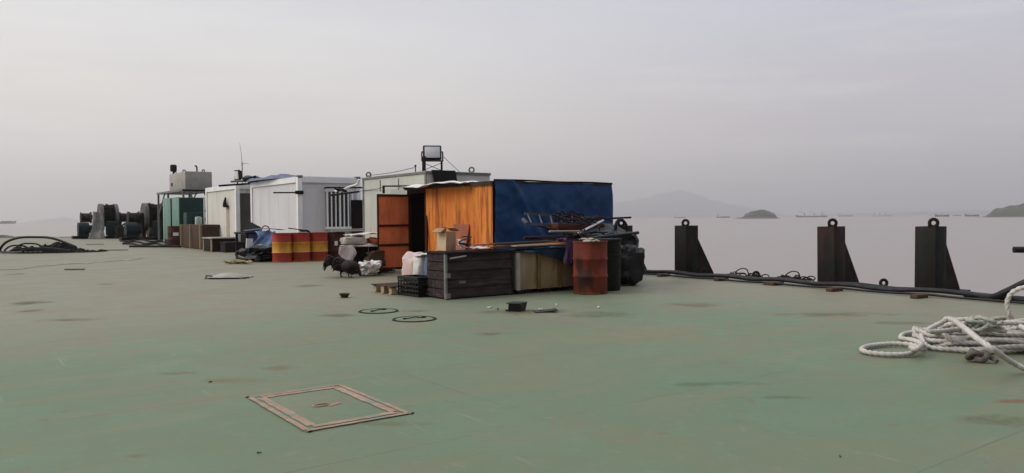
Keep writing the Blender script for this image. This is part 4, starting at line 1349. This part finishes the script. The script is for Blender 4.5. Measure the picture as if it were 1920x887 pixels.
# things seen inside the doorway
D = bpy.data.objects.new('door', None); COL.objects.link(D); D.parent = S; D.location = (-.03, 3.56, 0); D.rotation_euler = (0, 0, R_(4))
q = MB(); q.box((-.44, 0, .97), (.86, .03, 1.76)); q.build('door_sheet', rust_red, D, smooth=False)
q = MB()
for z in (.10, .66, 1.12, 1.84): q.box((-.44, -.022, z), (.86, .03, .055))
for x in (-.87, -.01): q.box((x, -.022, .97), (.035, .032, 1.78))
q.build('door_band', rust_band, D, smooth=False)
q = MB(); q.cyl((-.46, -.03, .0), (-.46, -.03, .10), .03, 8); q.build('door_bolt', grey_steel, D)
# white crumpled sheet over the roof edge
q = MB()
def ws(u, v):
    y = 16.9 - 3.1*u
    x = 8.62 + .22*math.sin(u*6+.5)*.3 + .75*v*(1-.35*u) + .25*u*.2
    z = 2.070 + .05*noise.noise(Vector((u*6, v*3, 1))) + .022*math.sin(u*11) - .05*(1-v)**2 + .02*u
    return (x, y, max(z, 2.055) if x > 8.92 else z)
q.grid(ws, 40, 14, .008)
tag(q.build('plastic_sheet', white_sheet), 'crumpled white plastic sheet lying over the shed roof edge', 'sheet')
# blue tarp down the end wall
q = MB()
def bt(u, v):
    x = SX - .02 + 3.26*u
    z = 2.05 - (1.55+.25*math.sin(u*2.5))*v
    fold = .035*noise.noise(Vector((u*9-v*5, v*2.5, 8)))*min(1, v*4) + .03*math.sin((u*3.2+v*1.7)*4)*v + .03*noise.noise(Vector((u*5, v*4, 3))) + .045*max(0, 1-abs((u-.12-v*.35))/.05)+.03*max(0, 1-abs((u-.78+v*.25))/.06)+.03*max(0, 1-abs((u-.45-v*.1))/.04)*v + .02*noise.noise(Vector((u*14+v*9, v*6, 5)))
    return (x, SY-.05-.05*min(1, v*6)-fold*(1.0-.8*max(0, u-.8)/.2), z + .018*math.sin(u*14)*(1-v))
q.grid(bt, 70, 30, .008)
tag(q.build('blue_tarp', blue_tarp), 'large blue tarp hung down the end of the rusted shed', 'tarp')
q = MB(); q.tube(curve([(SX-.03, SY-.06, 2.06), (SX+.8, SY-.07, 2.065), (SX+1.7, SY-.06, 2.05), (SX+2.5, SY-.07, 2.06), (SX+3.26, SY-.06, 2.05)], 6), .018, 6)
tag(q.build('tarp_batten', void_dark), 'dark batten holding the top edge of the blue tarp', 'batten')
# leaning pieces on the orange wall
q = MB(); q.bar((8.88, 15.55, .05), (9.0, 15.75, 1.35), .035); tag(q.build('leaning_stick', rust_band), 'thin stick leaning beside the dark doorway', 'stick')
q = MB(); q.bar((8.82, 14.2, .4), (8.98, 14.2, 1.15), .62, .02, Vector((1, 0, 0))); tag(q.build('leaning_board', cardboard_red), 'red-brown board leaning on the orange shed wall', 'board')

# ------------------------------------------------------------------ plank crate and what lies on it
K = thing('plank_crate', 'big dark plank crate with a pale corner post, nearest to the camera', 'crate', (6.27, 10.42, 0))
q = MB()
z = .02
for k, h in enumerate((.15, .13, .14, .14, .12)):
    q.box((.645, .012*((k*7) % 3-1), z+h/2), (1.25, .03, h-.004), Matrix.Rotation(random.uniform(-.006, .006), 3, 'Y')); z += h+.004
for k in range(5): q.box((0.012, .30, .09+k*.142), (.03, .54, .128))
q.box((.645, .58, .36), (1.25, .03, .70)); q.box((1.28, .30, .36), (.03, .54, .70))
crate_m = mat('weathered_crate_wood', (.052, .038, .037), (.024, .017, .018), 3, (1, 5, 5), .85, (.095, .075, .07), 1.6, (.7, 4, 7), (.54, .70), .7, bump=.4, spec=.1)
q.build('plank', crate_m, K, smooth=False)
for x, y in ((0, -.012), (1.28, -.012)):
    q = MB(); q.box((x, y, .365), (.04, .05, .73), bevel=.006); q.build('corner_post', grey_steel if x == 0 else wood_dark, K)
q = MB(); q.box((.64, .28, .735), (1.34, .66, .03)); q.build('lid', wood_dark, K, smooth=False)
q = MB(); q.box((.02, -.05, .38), (.075, .03, .07)); q.box((.02, -.05, .06), (.075, .03, .08)); q.build('corner_bracket', grey_steel, K, smooth=False)
# pale strips and torn labels on the front
q = MB(); q.grid(lambda u, v: (.06+.30*u, -.035-.02*v, .64+.02*v+.03*u), 8, 2, .006); q.build('pale_strip', cloth_white, K)
mm = mat('torn_label_paper', (.17, .13, .14), (.11, .085, .09), 9, rough=.85)
q = MB(); q.box((.30, -.022, .265), (.12, .008, .04)); q.box((.26, -.022, .13), (.035, .008, .05)); q.box((.335, -.022, .13), (.045, .008, .055)); q.box((.30, -.022, .52), (.06, .008, .05)); q.build('torn_label', mm, K, smooth=False)

o = thing('cardboard_box', 'upright open cardboard box on the dark plank crate', 'box', (6.56, 10.86, .752), R_(14))
q = MB()
for c, d in (((0, -.10, .155), (.23, .008, .31)), ((0, .10, .155), (.23, .008, .31)), ((-.115, 0, .155), (.008, .2, .31)), ((.115, 0, .155), (.008, .2, .31)), ((0, 0, .006), (.22, .19, .008))): q.box(c, d)
q.build('box_body', cardboard, o, smooth=False)
for (c, d, r_) in (((-.175, 0, .335), (.13, .2, .006), -.5), ((.16, 0, .345), (.11, .2, .006), .5)):
    q = MB(); q.box(c, d, Matrix.Rotation(r_, 3, 'Y')); q.build('flap', cardboard, o, smooth=False)
q = MB(); q.box((.05, .10, .345), (.10, .008, .08), Matrix.Rotation(.3, 3, 'X')); q.build('pale_flap', wood_pale, o, smooth=False)
q = MB(); q.box((-.128, -.02, .15), (.006, .21, .29), Matrix.Rotation(.05, 3, 'Y')); q.build('pale_side', mat('pale_cardboard', (.56, .42, .26), (.48, .35, .21), 5, rough=.85), o, smooth=False)
q = MB(); q.tube(curve([(6.85+.09*math.cos(k*1.1)*(1+.03*k), 10.75+.07*math.sin(k*1.1), .80+.012*k+.04*math.sin(k*.7)) for k in range(14)], 5), .010, 6)
tag(q.build('wire_coil', rubber), 'loose black wire coil on the plank crate lid', 'wire')
q = MB(); q.grid(lambda u, v: (6.95+.55*u, 10.5+.45*v, .775+.025*noise.noise(Vector((u*5, v*5, 7)))+.012), 18, 12, .006)
tag(q.build('paper_sheets', cloth_white), 'pale torn paper sheets on the right of the crate lid', 'paper')
q = MB(); q.sack((6.93, 10.98, .86), (.20, .17, .18), .3, amp=.4, freq=8, seed=12); tag(q.build('cloth_bundle', cloth_white), 'small crumpled pale bundle in front of the orange wall', 'cloth')

# sacks behind the black crate
for (c, d, m_, rz, lab, sd) in [((6.66, 12.12, .35), (.46, .42, .72), sack_pink, .3, 'pinkish white sack standing at the left behind the black crate', 1),
                                ((6.62, 11.78, .34), (.34, .28, .68), sack_white, .1, 'white sack squeezed between the pink and the blue sack', 2),
                                ((6.66, 11.42, .335), (.34, .36, .67), sack_blue, .1, 'faded blue sack standing beside the plank crate', 3)]:
    q = MB(); q.sack(c, d, rz, p=.55, amp=.10, freq=4.5, seed=sd)
    tag(q.build('woven_sack', m_), lab, 'sack', 'sacks standing behind the black plastic crate')
q = MB(); q.grid(lambda u, v: (6.50+.52*u, 11.2+.66*v, .70+.02*math.sin(v*5+u*2)+.02*noise.noise(Vector((u*5, v*5, 1)))-.04*(1-u)**2), 16, 18, .012)
tag(q.build('cover_sheet', cloth_white), 'pale sheet lying over the standing sacks', 'sheet')

# black plastic crate
o = thing('plastic_crate', 'black plastic basket crate in front of the sacks', 'crate', (6.12, 11.0, 0), R_(4))
q = MB()
cw, cd, ch = .37, .62, .32
for (a, b_) in (((0, 0), (cw, 0)), ((cw, 0), (cw, cd)), ((cw, cd), (0, cd)), ((0, cd), (0, 0))):
    a, b_ = Vector((*a, 0)), Vector((*b_, 0))
    for z in (.03, .10, .17, .24): q.bar(a+Vector((0, 0, z)), b_+Vector((0, 0, z)), .018, .03)
    q.bar(a+Vector((0, 0, ch-.02)), b_+Vector((0, 0, ch-.02)), .045, .05)
    n = 7
    for k in range(n+1): q.bar(a.lerp(b_, k/n), a.lerp(b_, k/n)+Vector((0, 0, ch-.02)), .018)
q.box((cw/2, cd/2, .012), (cw, cd, .02))
q.build('basket', black_plastic, o, smooth=False)
q = MB(); q.sack((cw/2, cd/2, .14), (cw*.9, cd*.9, .2), amp=.3, freq=8, seed=6); q.build('contents', olive_net, o)
# pallet
o = thing('wooden_pallet', 'small pale pallet lying flat beside the black crate', 'pallet', (5.97, 11.65, 0), R_(0))
q = MB()
for k in range(4): q.box((.36, .06+k*.20, .135), (.78, .13, .022))
q.build('deck_board', wood_brown, o, smooth=False)
for y in (.07, .36, .66):
    for x in (.05, .36, .68):
        q = MB(); q.box((x, y, .068), (.09, .10, .10)); q.build('block', wood_pale, o, smooth=False)
    q = MB(); q.box((.36, y, .009), (.74, .09, .018)); q.build('runner', wood_pale, o, smooth=False)
q = MB(); q.box((6.72, 10.75, .03), (.5, .35, .06), bevel=.01); tag(q.build('timber_offcut', wood_dark), 'dark timber lying flat between basket crate and plank crate', 'timber')

# ------------------------------------------------------------------ beige box, planks, tarp
Y = thing('beige_box', 'beige plywood box on skids, half covered by dark tarp', 'box', (7.62, 10.36, 0))
q = MB(); q.box((.66, .35, .38), (1.30, .66, .62), bevel=.008); q.build('panel', beige_board, Y)
for x in (.02, .46, .92, 1.3):
    q = MB(); q.box((x, -.005, .38), (.06, .05, .62)); q.build('batten', ochre if x != .02 else sack_grey, Y, smooth=False)
for x in (.1, .66, 1.2):
    q = MB(); q.box((x, .35, .035), (.12, .66, .068)); q.build('skid', wood_dark, Y, smooth=False)
q = MB(); q.box((.66, .35, .705), (1.36, .72, .03)); q.build('lid', wood_brown, Y, smooth=False)
q = MB()
def tt(u, v):
    x = 7.72 + 1.42*u
    dr = .03 + .42*u**1.6
    if v < .5:
        return (x, 10.32+.60*(1-v*2), .735+.02*noise.noise(Vector((u*6, v*4, 2))))
    k = (v-.5)*2
    return (x, 10.305-.02*math.sin(u*20)*k-.02*k, .735-dr*k)
q.grid(tt, 40, 16, .008)
tag(q.build('dark_tarp', teal_tarp), 'dark blue-green tarp draped over the beige box', 'tarp')
pl = [((7.2, 10.55, .79), (9.0, 10.5, .80), wood_brown, 'brown plank'), ((7.35, 10.75, .795), (9.1, 10.8, .82), rust_orange, 'orange'), ((7.6, 10.42, .81), (8.85, 10.45, .82), wood_pale, 'pale'),
      ((7.1, 10.9, .83), (8.9, 10.65, .85), cardboard_red, 'red'), ((7.3, 10.62, .845), (8.7, 10.72, .865), wood_brown, 'top')]
PL = ['brown plank at the bottom of the stack on the beige box', 'orange rusty strip in the plank stack on the beige box', 'palest plank at the front of the stack on the beige box',
      'red-brown plank reaching farthest left over the crate', 'brown plank topmost in the stack on the beige box']
for (a, b_, m_, _), lab in zip(pl, PL):
    q = MB(); q.bar(a, b_, .14, .022); tag(q.build('loose_plank', m_), lab, 'plank', 'planks stacked on the beige box')
q = MB()
q.grid(lambda u, v: (8.55+.22*u+.03*math.sin(v*5), 10.26-.05*math.sin(u*12)*v-.03, .885-.40*v), 14, 12, .012)
q.sack((8.65, 10.4, .89), (.34, .26, .12), .3, amp=.35, freq=8, seed=5)
tag(q.build('purple_cloth', purple_cloth), 'dusty purple cloth hanging over the right end of the beige box', 'cloth')

# ------------------------------------------------------------------ scrap heap beside the shed
q = MB(); q.heap(Vector((8.9, 11.35, 0)), Vector((11.1, 11.3, 0)), 1.5, [.70, .92, 1.0, 1.04, 1.08, 1.1, 1.06, 1.0, .8, .3], 21, .14, 2.0, nu=60, nv=26, e=.45)
tag(q.build('tarp_heap', grey_tarp), 'grey-green tarp over the scrap heap behind the drums', 'tarp')
for (c, d, sd, lab) in [((10.45, 10.72, .84), (.62, .5, .34), 3, 'black bag topmost at the right of the scrap heap'), ((10.25, 10.45, .40), (.6, .6, .80), 5, 'black bag lying low at the right behind the dark drum'),
                        ((10.60, 10.85, .46), (.5, .6, .92), 7, 'black bag bulging out at the far right of the heap')]:
    q = MB(); q.sack(c, d, .3*sd, p=.45, amp=.11, freq=5, seed=sd, nu=44, nv=30); tag(q.build('black_bag', black_plastic), lab, 'bag', 'black bags on the scrap heap')
# ladder
o = thing('metal_ladder', 'grey ladder lying tilted on top of the scrap heap', 'ladder', (8.54, 11.42, 0))
q = MB()
a0, a1 = Vector((0, -.1, 1.17)), Vector((1.75, -.1, 1.10))
b0, b1 = Vector((.28, .30, 1.36)), Vector((2.0, .12, 1.26))
ladder_m = mat('dull_ladder_steel', (.085, .095, .11), (.05, .05, .05), 4, rough=.6, spec=.2)
q.bar(a0, a1, .035, .05); q.bar(b0, b1, .035, .05)
q.build('rail', ladder_m, o, smooth=False)
for k in range(7):
    q = MB(); q.cyl(a0.lerp(a1, .08+k*.14), b0.lerp(b1, .03+k*.15), .015, 6); q.build('rung', ladder_m, o)
q = MB(); q.cyl((.02, -.12, 1.17), (.02, .02, 1.25), .035, 10); q.build('end_cap', ladder_m, o)
BL = ['steel bar pointing right over the blue tarp edge, topmost on the heap', 'pale pole slanting up to the right over the red drum', 'long pale pole lying level across the blue tarp', 'dark pole crossing low above the beige box',
      'dark bar slanting behind the rag on the drum', 'black bar leaning toward the bags right of the red drum', 'rusty bar below the ladder']
bars = [((9.9, 11.2, 1.24), (11.15, 11.25, 1.27), dark_steel, .02), ((9.35, 10.9, .95), (10.35, 11.2, 1.22), white_frame, .022), ((8.75, 10.9, 1.03), (9.6, 10.95, 1.02), wood_pale, .018),
        ((8.1, 10.8, .93), (9.8, 10.9, .92), wood_dark, .03), ((8.9, 10.6, 1.0), (9.7, 10.9, .92), dark_steel, .025), ((9.3, 10.4, .90), (10.6, 10.5, .98), rubber, .03), ((9.1, 11.1, 1.08), (10.3, 11.15, 1.12), rust_band, .04)]
for (a, b_, m_, r_), lab in zip(bars, BL):
    q = MB(); q.cyl(a, b_, r_, 8); tag(q.build('scrap_bar', m_), lab, 'bar', 'bars and poles on the scrap heap')
rnd = random.Random(11)
q = MB()
for k in range(16):
    th = rnd.uniform(0, math.pi)
    c = Vector((9.55+rnd.uniform(-.4, .4), 10.8+rnd.uniform(-.2, .2), .95+rnd.uniform(-.03, .1)))
    d = Vector((math.cos(th), rnd.uniform(-.3, .3), rnd.uniform(-.22, .22)))*rnd.uniform(.15, .38)
    q.tube(curve([c-d, c+Vector((0, 0, rnd.uniform(-.03, .06))), c+d], 4), rnd.uniform(.008, .018), 5)
tag(q.build('wire_tangle', rubber), 'black tangle of wires and rods above the red drum', 'wire')
q = MB()
for k in range(26):
    c = Vector((9.75+rnd.uniform(-.65, .6), 11.2+rnd.uniform(-.15, .15), 1.16+rnd.uniform(-.08, .12)))
    d = Vector((rnd.uniform(.3, 1), rnd.uniform(-.2, .2), rnd.uniform(-.25, .25)))*rnd.uniform(.12, .42)
    q.tube(curve([c-d, c+Vector((0, 0, rnd.uniform(-.05, .08))), c+d], 4), rnd.uniform(.010, .022), 5)
tag(q.build('pipe_tangle', dark_steel), 'dark tangle of bent pipes and frames around the ladder', 'pipe')
q = MB(); q.tube(curve([(10.50, 11.02, .95), (10.50, 11.0, 1.14), (10.58, 11.0, 1.22), (10.68, 10.98, 1.20), (10.74, 10.95, 1.08), (10.76, 10.95, .85)], 7), .032, 8)
tag(q.build('hose_loop', rubber), 'black hose loop standing up at the right end of the heap', 'hose')
q = MB(); q.grid(lambda u, v: (9.75+1.1*u, 10.75+.5*v+.1*u, .90+.20*v+.06*math.sin(u*3.1)+.02*noise.noise(Vector((u*4, v*4, 9)))), 20, 8, .01)
tag(q.build('tarp_flap', grey_tarp), 'flat grey-green tarp flap between the red drum and the hose loop', 'tarp')
q = MB()
for k in range(7):
    a = Vector((9.3+.09*k, 11.4, 1.2)); q.tube(curve([a, a+Vector((.05, 0, .16+.04*math.sin(k*2))), a+Vector((.18, .02, .12)), a+Vector((.24, .02, 0))], 4), .012, 5)
tag(q.build('net_bundle', olive_net), 'dark wiry bundle on the ladder in front of the blue tarp', 'net')
q = MB(); q.box((9.55, 11.25, 1.10), (.9, .35, .12), Matrix.Rotation(.05, 3, 'Y'), bevel=.02); tag(q.build('brown_board', drum_brown), 'dark red-brown board under the ladder', 'board')

# ------------------------------------------------------------------ pile left of the shed door
o = thing('pallet_stack', 'stack of dark pallets and boards left of the rusty door', 'pallet', (7.42, 16.75, 0))
z = .02
for k in range(6):
    q = MB()
    dx = random.uniform(-.04, .04)
    for j in range(3): q.box((.68+dx, .10+j*.24, z+.035), (1.08, .10, .07))
    for j in range(5): q.box((.68+dx, .06+j*.14, z+.082), (1.12, .11, .02))
    q.build('pallet', wood_dark, o, smooth=False); z += .10
for k, (y, zz) in enumerate(((-.0, .2), (-.0, .34), (-.0, .48))):
    q = MB(); q.box((.75, y, zz), (.5, .02, .04)); q.build('board_end', wood_pale if k != 1 else sack_grey, o, smooth=False)
q = MB(); q.cyl((.55, -.02, .0), (.55, -.02, .64), .012, 6); q.build('strap', grey_steel, o)
q = MB(); q.grid(lambda u, v: (7.45+1.2*u, 16.6+.6*v, .65+.02*noise.noise(Vector((u*6, v*6, 3)))), 16, 12, .012); tag(q.build('cover_sheet', cloth_white), 'pale sheet between the dark pallets and the grey sack', 'sheet')
q = MB(); q.sack((7.68, 16.95, .775), (.62, .42, .21), .05, p=.45, amp=.12, freq=6, seed=4); tag(q.build('woven_sack', sack_grey), 'plump grey sack lying on the pallet stack left of the door', 'sack')
q = MB(); q.sack((8.05, 16.52, .36), (.62, .26, .46), .05, p=.55, amp=.2, freq=6, seed=24); tag(q.build('woven_sack', wood_brown), 'dark brown sack leaning against the pallets behind the white plastic bag', 'sack')
q = MB(); q.sack((8.25, 17.0, .76), (.55, .45, .19), .1, p=.5, amp=.2, freq=6, seed=14); tag(q.build('woven_sack', cardboard_red), 'flat red-brown sack on the pallet stack beside the door', 'sack')
q = MB(); q.grid(lambda u, v: (7.62+1.0*u, 16.85+.5*v, .90+.05*u+.03*noise.noise(Vector((u*5, v*5, 6)))), 16, 10, .015); tag(q.build('board_sheet', cloth_white), 'pale flat boards on top of the sack pile', 'board')
# white cloth hanging in front
q = MB()
def wc(u, v):
    wdt = (.30 + .12*math.sin(min(1, v*2.2)*math.pi/2))*(1-max(0, v-.35)/.72)
    return (7.33 + .05*v + (u-.5)*wdt*1.1, 16.55 - .05*v - .025*math.sin(u*8+v*4), .655-.44*v)
q.grid(wc, 16, 18, .008)
tag(q.build('hanging_cloth', cloth_white), 'dirty white cloth hanging in a point from the pallet stack', 'cloth')
q = MB(); q.sack((7.64, 16.0, .18), (.60, .44, .38), .2, p=.62, amp=.22, freq=8, seed=6, nu=56, nv=36); tag(q.build('plastic_bag', white_sheet), 'crumpled white plastic bag on the deck beside the hens', 'bag')
q = MB(); q.sack((7.95, 16.2, .10), (.5, .35, .2), .2, amp=.3, freq=5, seed=16); tag(q.build('rag', olive_net), 'dark rag on the deck between the white bag and the door', 'rag')


# hens
def hen(loc, rz, lab, head_down, tail):
    o = thing('hen', lab, 'hen', loc, rz, 'dark hens feeding by the white bag')
    q = MB()
    if head_down:
        sp = [(-.23, .285, .03), (-.19, .285, .085), (-.10, .265, .130), (.01, .25, .140), (.10, .24, .120), (.16, .22, .075), (.20, .17, .045), (.225, .12, .034), (.245, .075, .036), (.268, .055, .022)]
    else:
        sp = [(-.19, .26, .02), (-.15, .245, .055), (-.07, .225, .09), (.02, .21, .095), (.09, .22, .08), (.13, .26, .052), (.15, .31, .034), (.16, .345, .028), (.175, .365, .030), (.20, .362, .016)]
    pts = curve([(x, 0, z) for x, z, r in sp], 3)
    rs = []
    for i in range(len(pts)):
        k = i/3
        a = min(int(k), len(sp)-2); f = k-a
        rs.append(sp[a][2]*(1-f)+sp[a+1][2]*f)
    q.tube(pts, rs, 14)
    for sy in (-1, 1):
        q.sack((-.03, sy*.115, .265), (.30, .06, .17), 0, rx=sy*.15, p=.9, amp=.1, seed=3, nu=14, nv=8)
        q.tube([(0.0, sy*.06, .19), (.01, sy*.055, .12), (-.015, sy*.05, .07), (-.005, sy*.045, .012)], [.06, .034, .011, .009], 7)
        for a in (-.6, 0, .6, 3.1):
            L = .045 if a < 3 else .025
            q.tube([(-.005, sy*.045, .010), (-.005+L*math.cos(a), sy*.045+L*math.sin(a), .004)], [.007, .003], 5)
    for k in range(12):
        a = (k % 5-2)*.06
        f = k/11
        q.tube(curve([(-.14, a*.3, .26+.02*f), (-.22, a*.6, .29+(.10+tail)*f), (-.30, a, .25+(.13+tail)*f), (-.35-.02*(k % 3), a*1.2, .14+.12*f)], 4), [.05]*4+[.028]*4+[.016]*3+[.010, .004], 6)
    bd = q.build('hen_body', feather, o, sharp=80)
    x, z = sp[-2][0], sp[-2][1]
    q = MB()
    q.tube(curve([(x-.035, 0, z+.035), (x-.01, 0, z+.065), (x+.02, 0, z+.04)], 4), .012, 6)
    q.sack((x+.01, 0, z-.03), (.02, .014, .03), nu=8, nv=6)
    q.build('comb', comb_red, o)
    q = MB(); q.cyl((x+.022, 0, z-.004 if not head_down else z-.015), (x+.05, 0, z-.012 if not head_down else z-.045), .009, 6, .002); q.build('beak', ochre, o)
    return o


hp = gp(640, 519)
hen((hp.x, hp.y, 0), R_(-30), 'dark hen with a drooping tail, at the left with its tail to the open deck', True, .07)
hp = gp(657, 521)
hen((hp.x, hp.y, 0), R_(-55), 'dark hen pecking with its head down against the white bag', True, .03)

# ------------------------------------------------------------------ pile left of the striped drums
for (c, d, rz, lab, sd) in [((7.75, 24.0, .15), (.95, 1.5, .30), .0, 'black rolled hose bag at the bottom of the pile left of the drums', 1), ((7.85, 23.8, .37), (.8, 1.1, .22), .2, 'black bag on top of the rolled bag left of the drums', 2),
                            ((7.40, 24.3, .26), (.36, .6, .34), .5, 'small grey-black bag at the left end of the bag pile', 4)]:
    q = MB(); q.sack(c, d, rz, p=.6, amp=.2, freq=4, seed=sd); tag(q.build('black_bag', black_plastic), lab, 'bag', 'black bags left of the striped drums')
q = MB(); q.tube(curve([(7.45, 23.9, .05), (7.2, 24.25, .12), (7.15, 24.4, .26), (7.35, 24.4, .34), (7.6, 24.1, .32)], 6), .035, 8); tag(q.build('hose_loop', rubber), 'black hose loop sticking out of the bag pile toward the cream container', 'hose')
o = thing('work_bench', 'dark bench behind the bag pile, buried in blue plastic', 'bench', (7.62, 24.9, 0))
q = MB(); q.box((.45, .6, .86), (.95, 1.2, .06)); q.build('top', wood_dark, o, smooth=False)
for (x, y) in ((.05, .05), (.85, .05), (.05, 1.15), (.85, 1.15)):
    q = MB(); q.bar((x, y, 0), (x, y, .83), .07); q.build('leg', wood_dark, o, smooth=False)
q = MB(); q.box((.28, .05, .68), (.45, .04, .30)); q.build('apron', slate_blue, o, smooth=False)
q = MB()
def bl(u, v):
    x = 7.85+.62*u-.10*v+.08*math.sin(v*6); y = 24.75-.25*v-.12*math.sin(u*7+v*3)
    return (x, y, .93-.58*v+.06*noise.noise(Vector((u*6, v*6, 4))))
q.grid(bl, 26, 26, .012)
tag(q.build('blue_plastic', light_blue), 'pale blue plastic sheet tumbling over the bench left of the drums', 'sheet')
q = MB(); q.sack((7.95, 24.6, .45), (.4, .3, .22), .3, amp=.4, freq=7, seed=3); tag(q.build('plastic_bag', white_sheet), 'white plastic scrap below the pale blue sheet', 'bag')
q = MB(); q.box((7.63, 24.6, .55), (.20, .05, .30), Matrix.Rotation(.06, 3, 'Y')); tag(q.build('paper_notice', paper), 'small white board leaning on the bench left of the drums', 'board')
q = MB(); q.prism([(7.75, 25.2, .89), (8.25, 25.2, .89), (8.22, 25.3, 1.05), (7.83, 25.45, 1.28)], (0, 0, 0), (.02, .03, 0)); tag(q.build('grey_board', grey_tarp), 'grey pointed board standing on the bench', 'board')
q = MB(); q.ring((8.28, 25.0, .96), .13, .018, 'y', 20, 6); tag(q.build('steel_hoop', rubber), 'black hoop standing on the bench beside the grey board', 'hoop')
q = MB(); q.grid(lambda u, v: (7.6+1.25*u, 24.75+.4*v, .92+.05*math.sin(u*3)+.02*noise.noise(Vector((u*5, v*3, 1)))+.02), 18, 6, .015); tag(q.build('canvas_sheet', slate_blue), 'dark slate-blue canvas lying across the bench top', 'sheet')
q = MB(); q.bar((8.55, 23.65, 1.02), (9.15, 23.5, .93), .16, .03); q.sack((8.95, 23.25, .93), (.35, .3, .10), amp=.3, freq=7, seed=2, nu=14, nv=8); tag(q.build('dark_cloth', olive_net), 'dark cloth and board lying over the leftmost and middle striped drums', 'cloth')
q = MB(); q.box((9.95, 32.3, .18), (.9, .6, .36), bevel=.03); tag(q.build('green_box', olive_net), 'dark green low box in the gap between the containers', 'box')
q = MB()
rnd = random.Random(3)
for k in range(3):
    pts = [gp(422+i*6+rnd.uniform(-4, 4), 490+rnd.uniform(-2, 2), .03+rnd.uniform(0, .05)) for i in range(9)]
    q.tube(curve(pts, 5), .025, 6)
tag(q.build('yellow_rope', rope_yellow), 'faded yellow rope tangled on the deck left of the black bags', 'rope')
# rod pile over pallet left of drums to right (flat boards on brown drum)
q = MB(); q.bar((9.75, 23.1, .90), (11.0, 22.7, .93), .35, .03); q.bar((9.85, 23.4, .93), (10.9, 23.1, .97), .2, .03)
tag(q.build('flat_boards', sack_grey), 'pale flat boards lying on the plain brown drum', 'board')
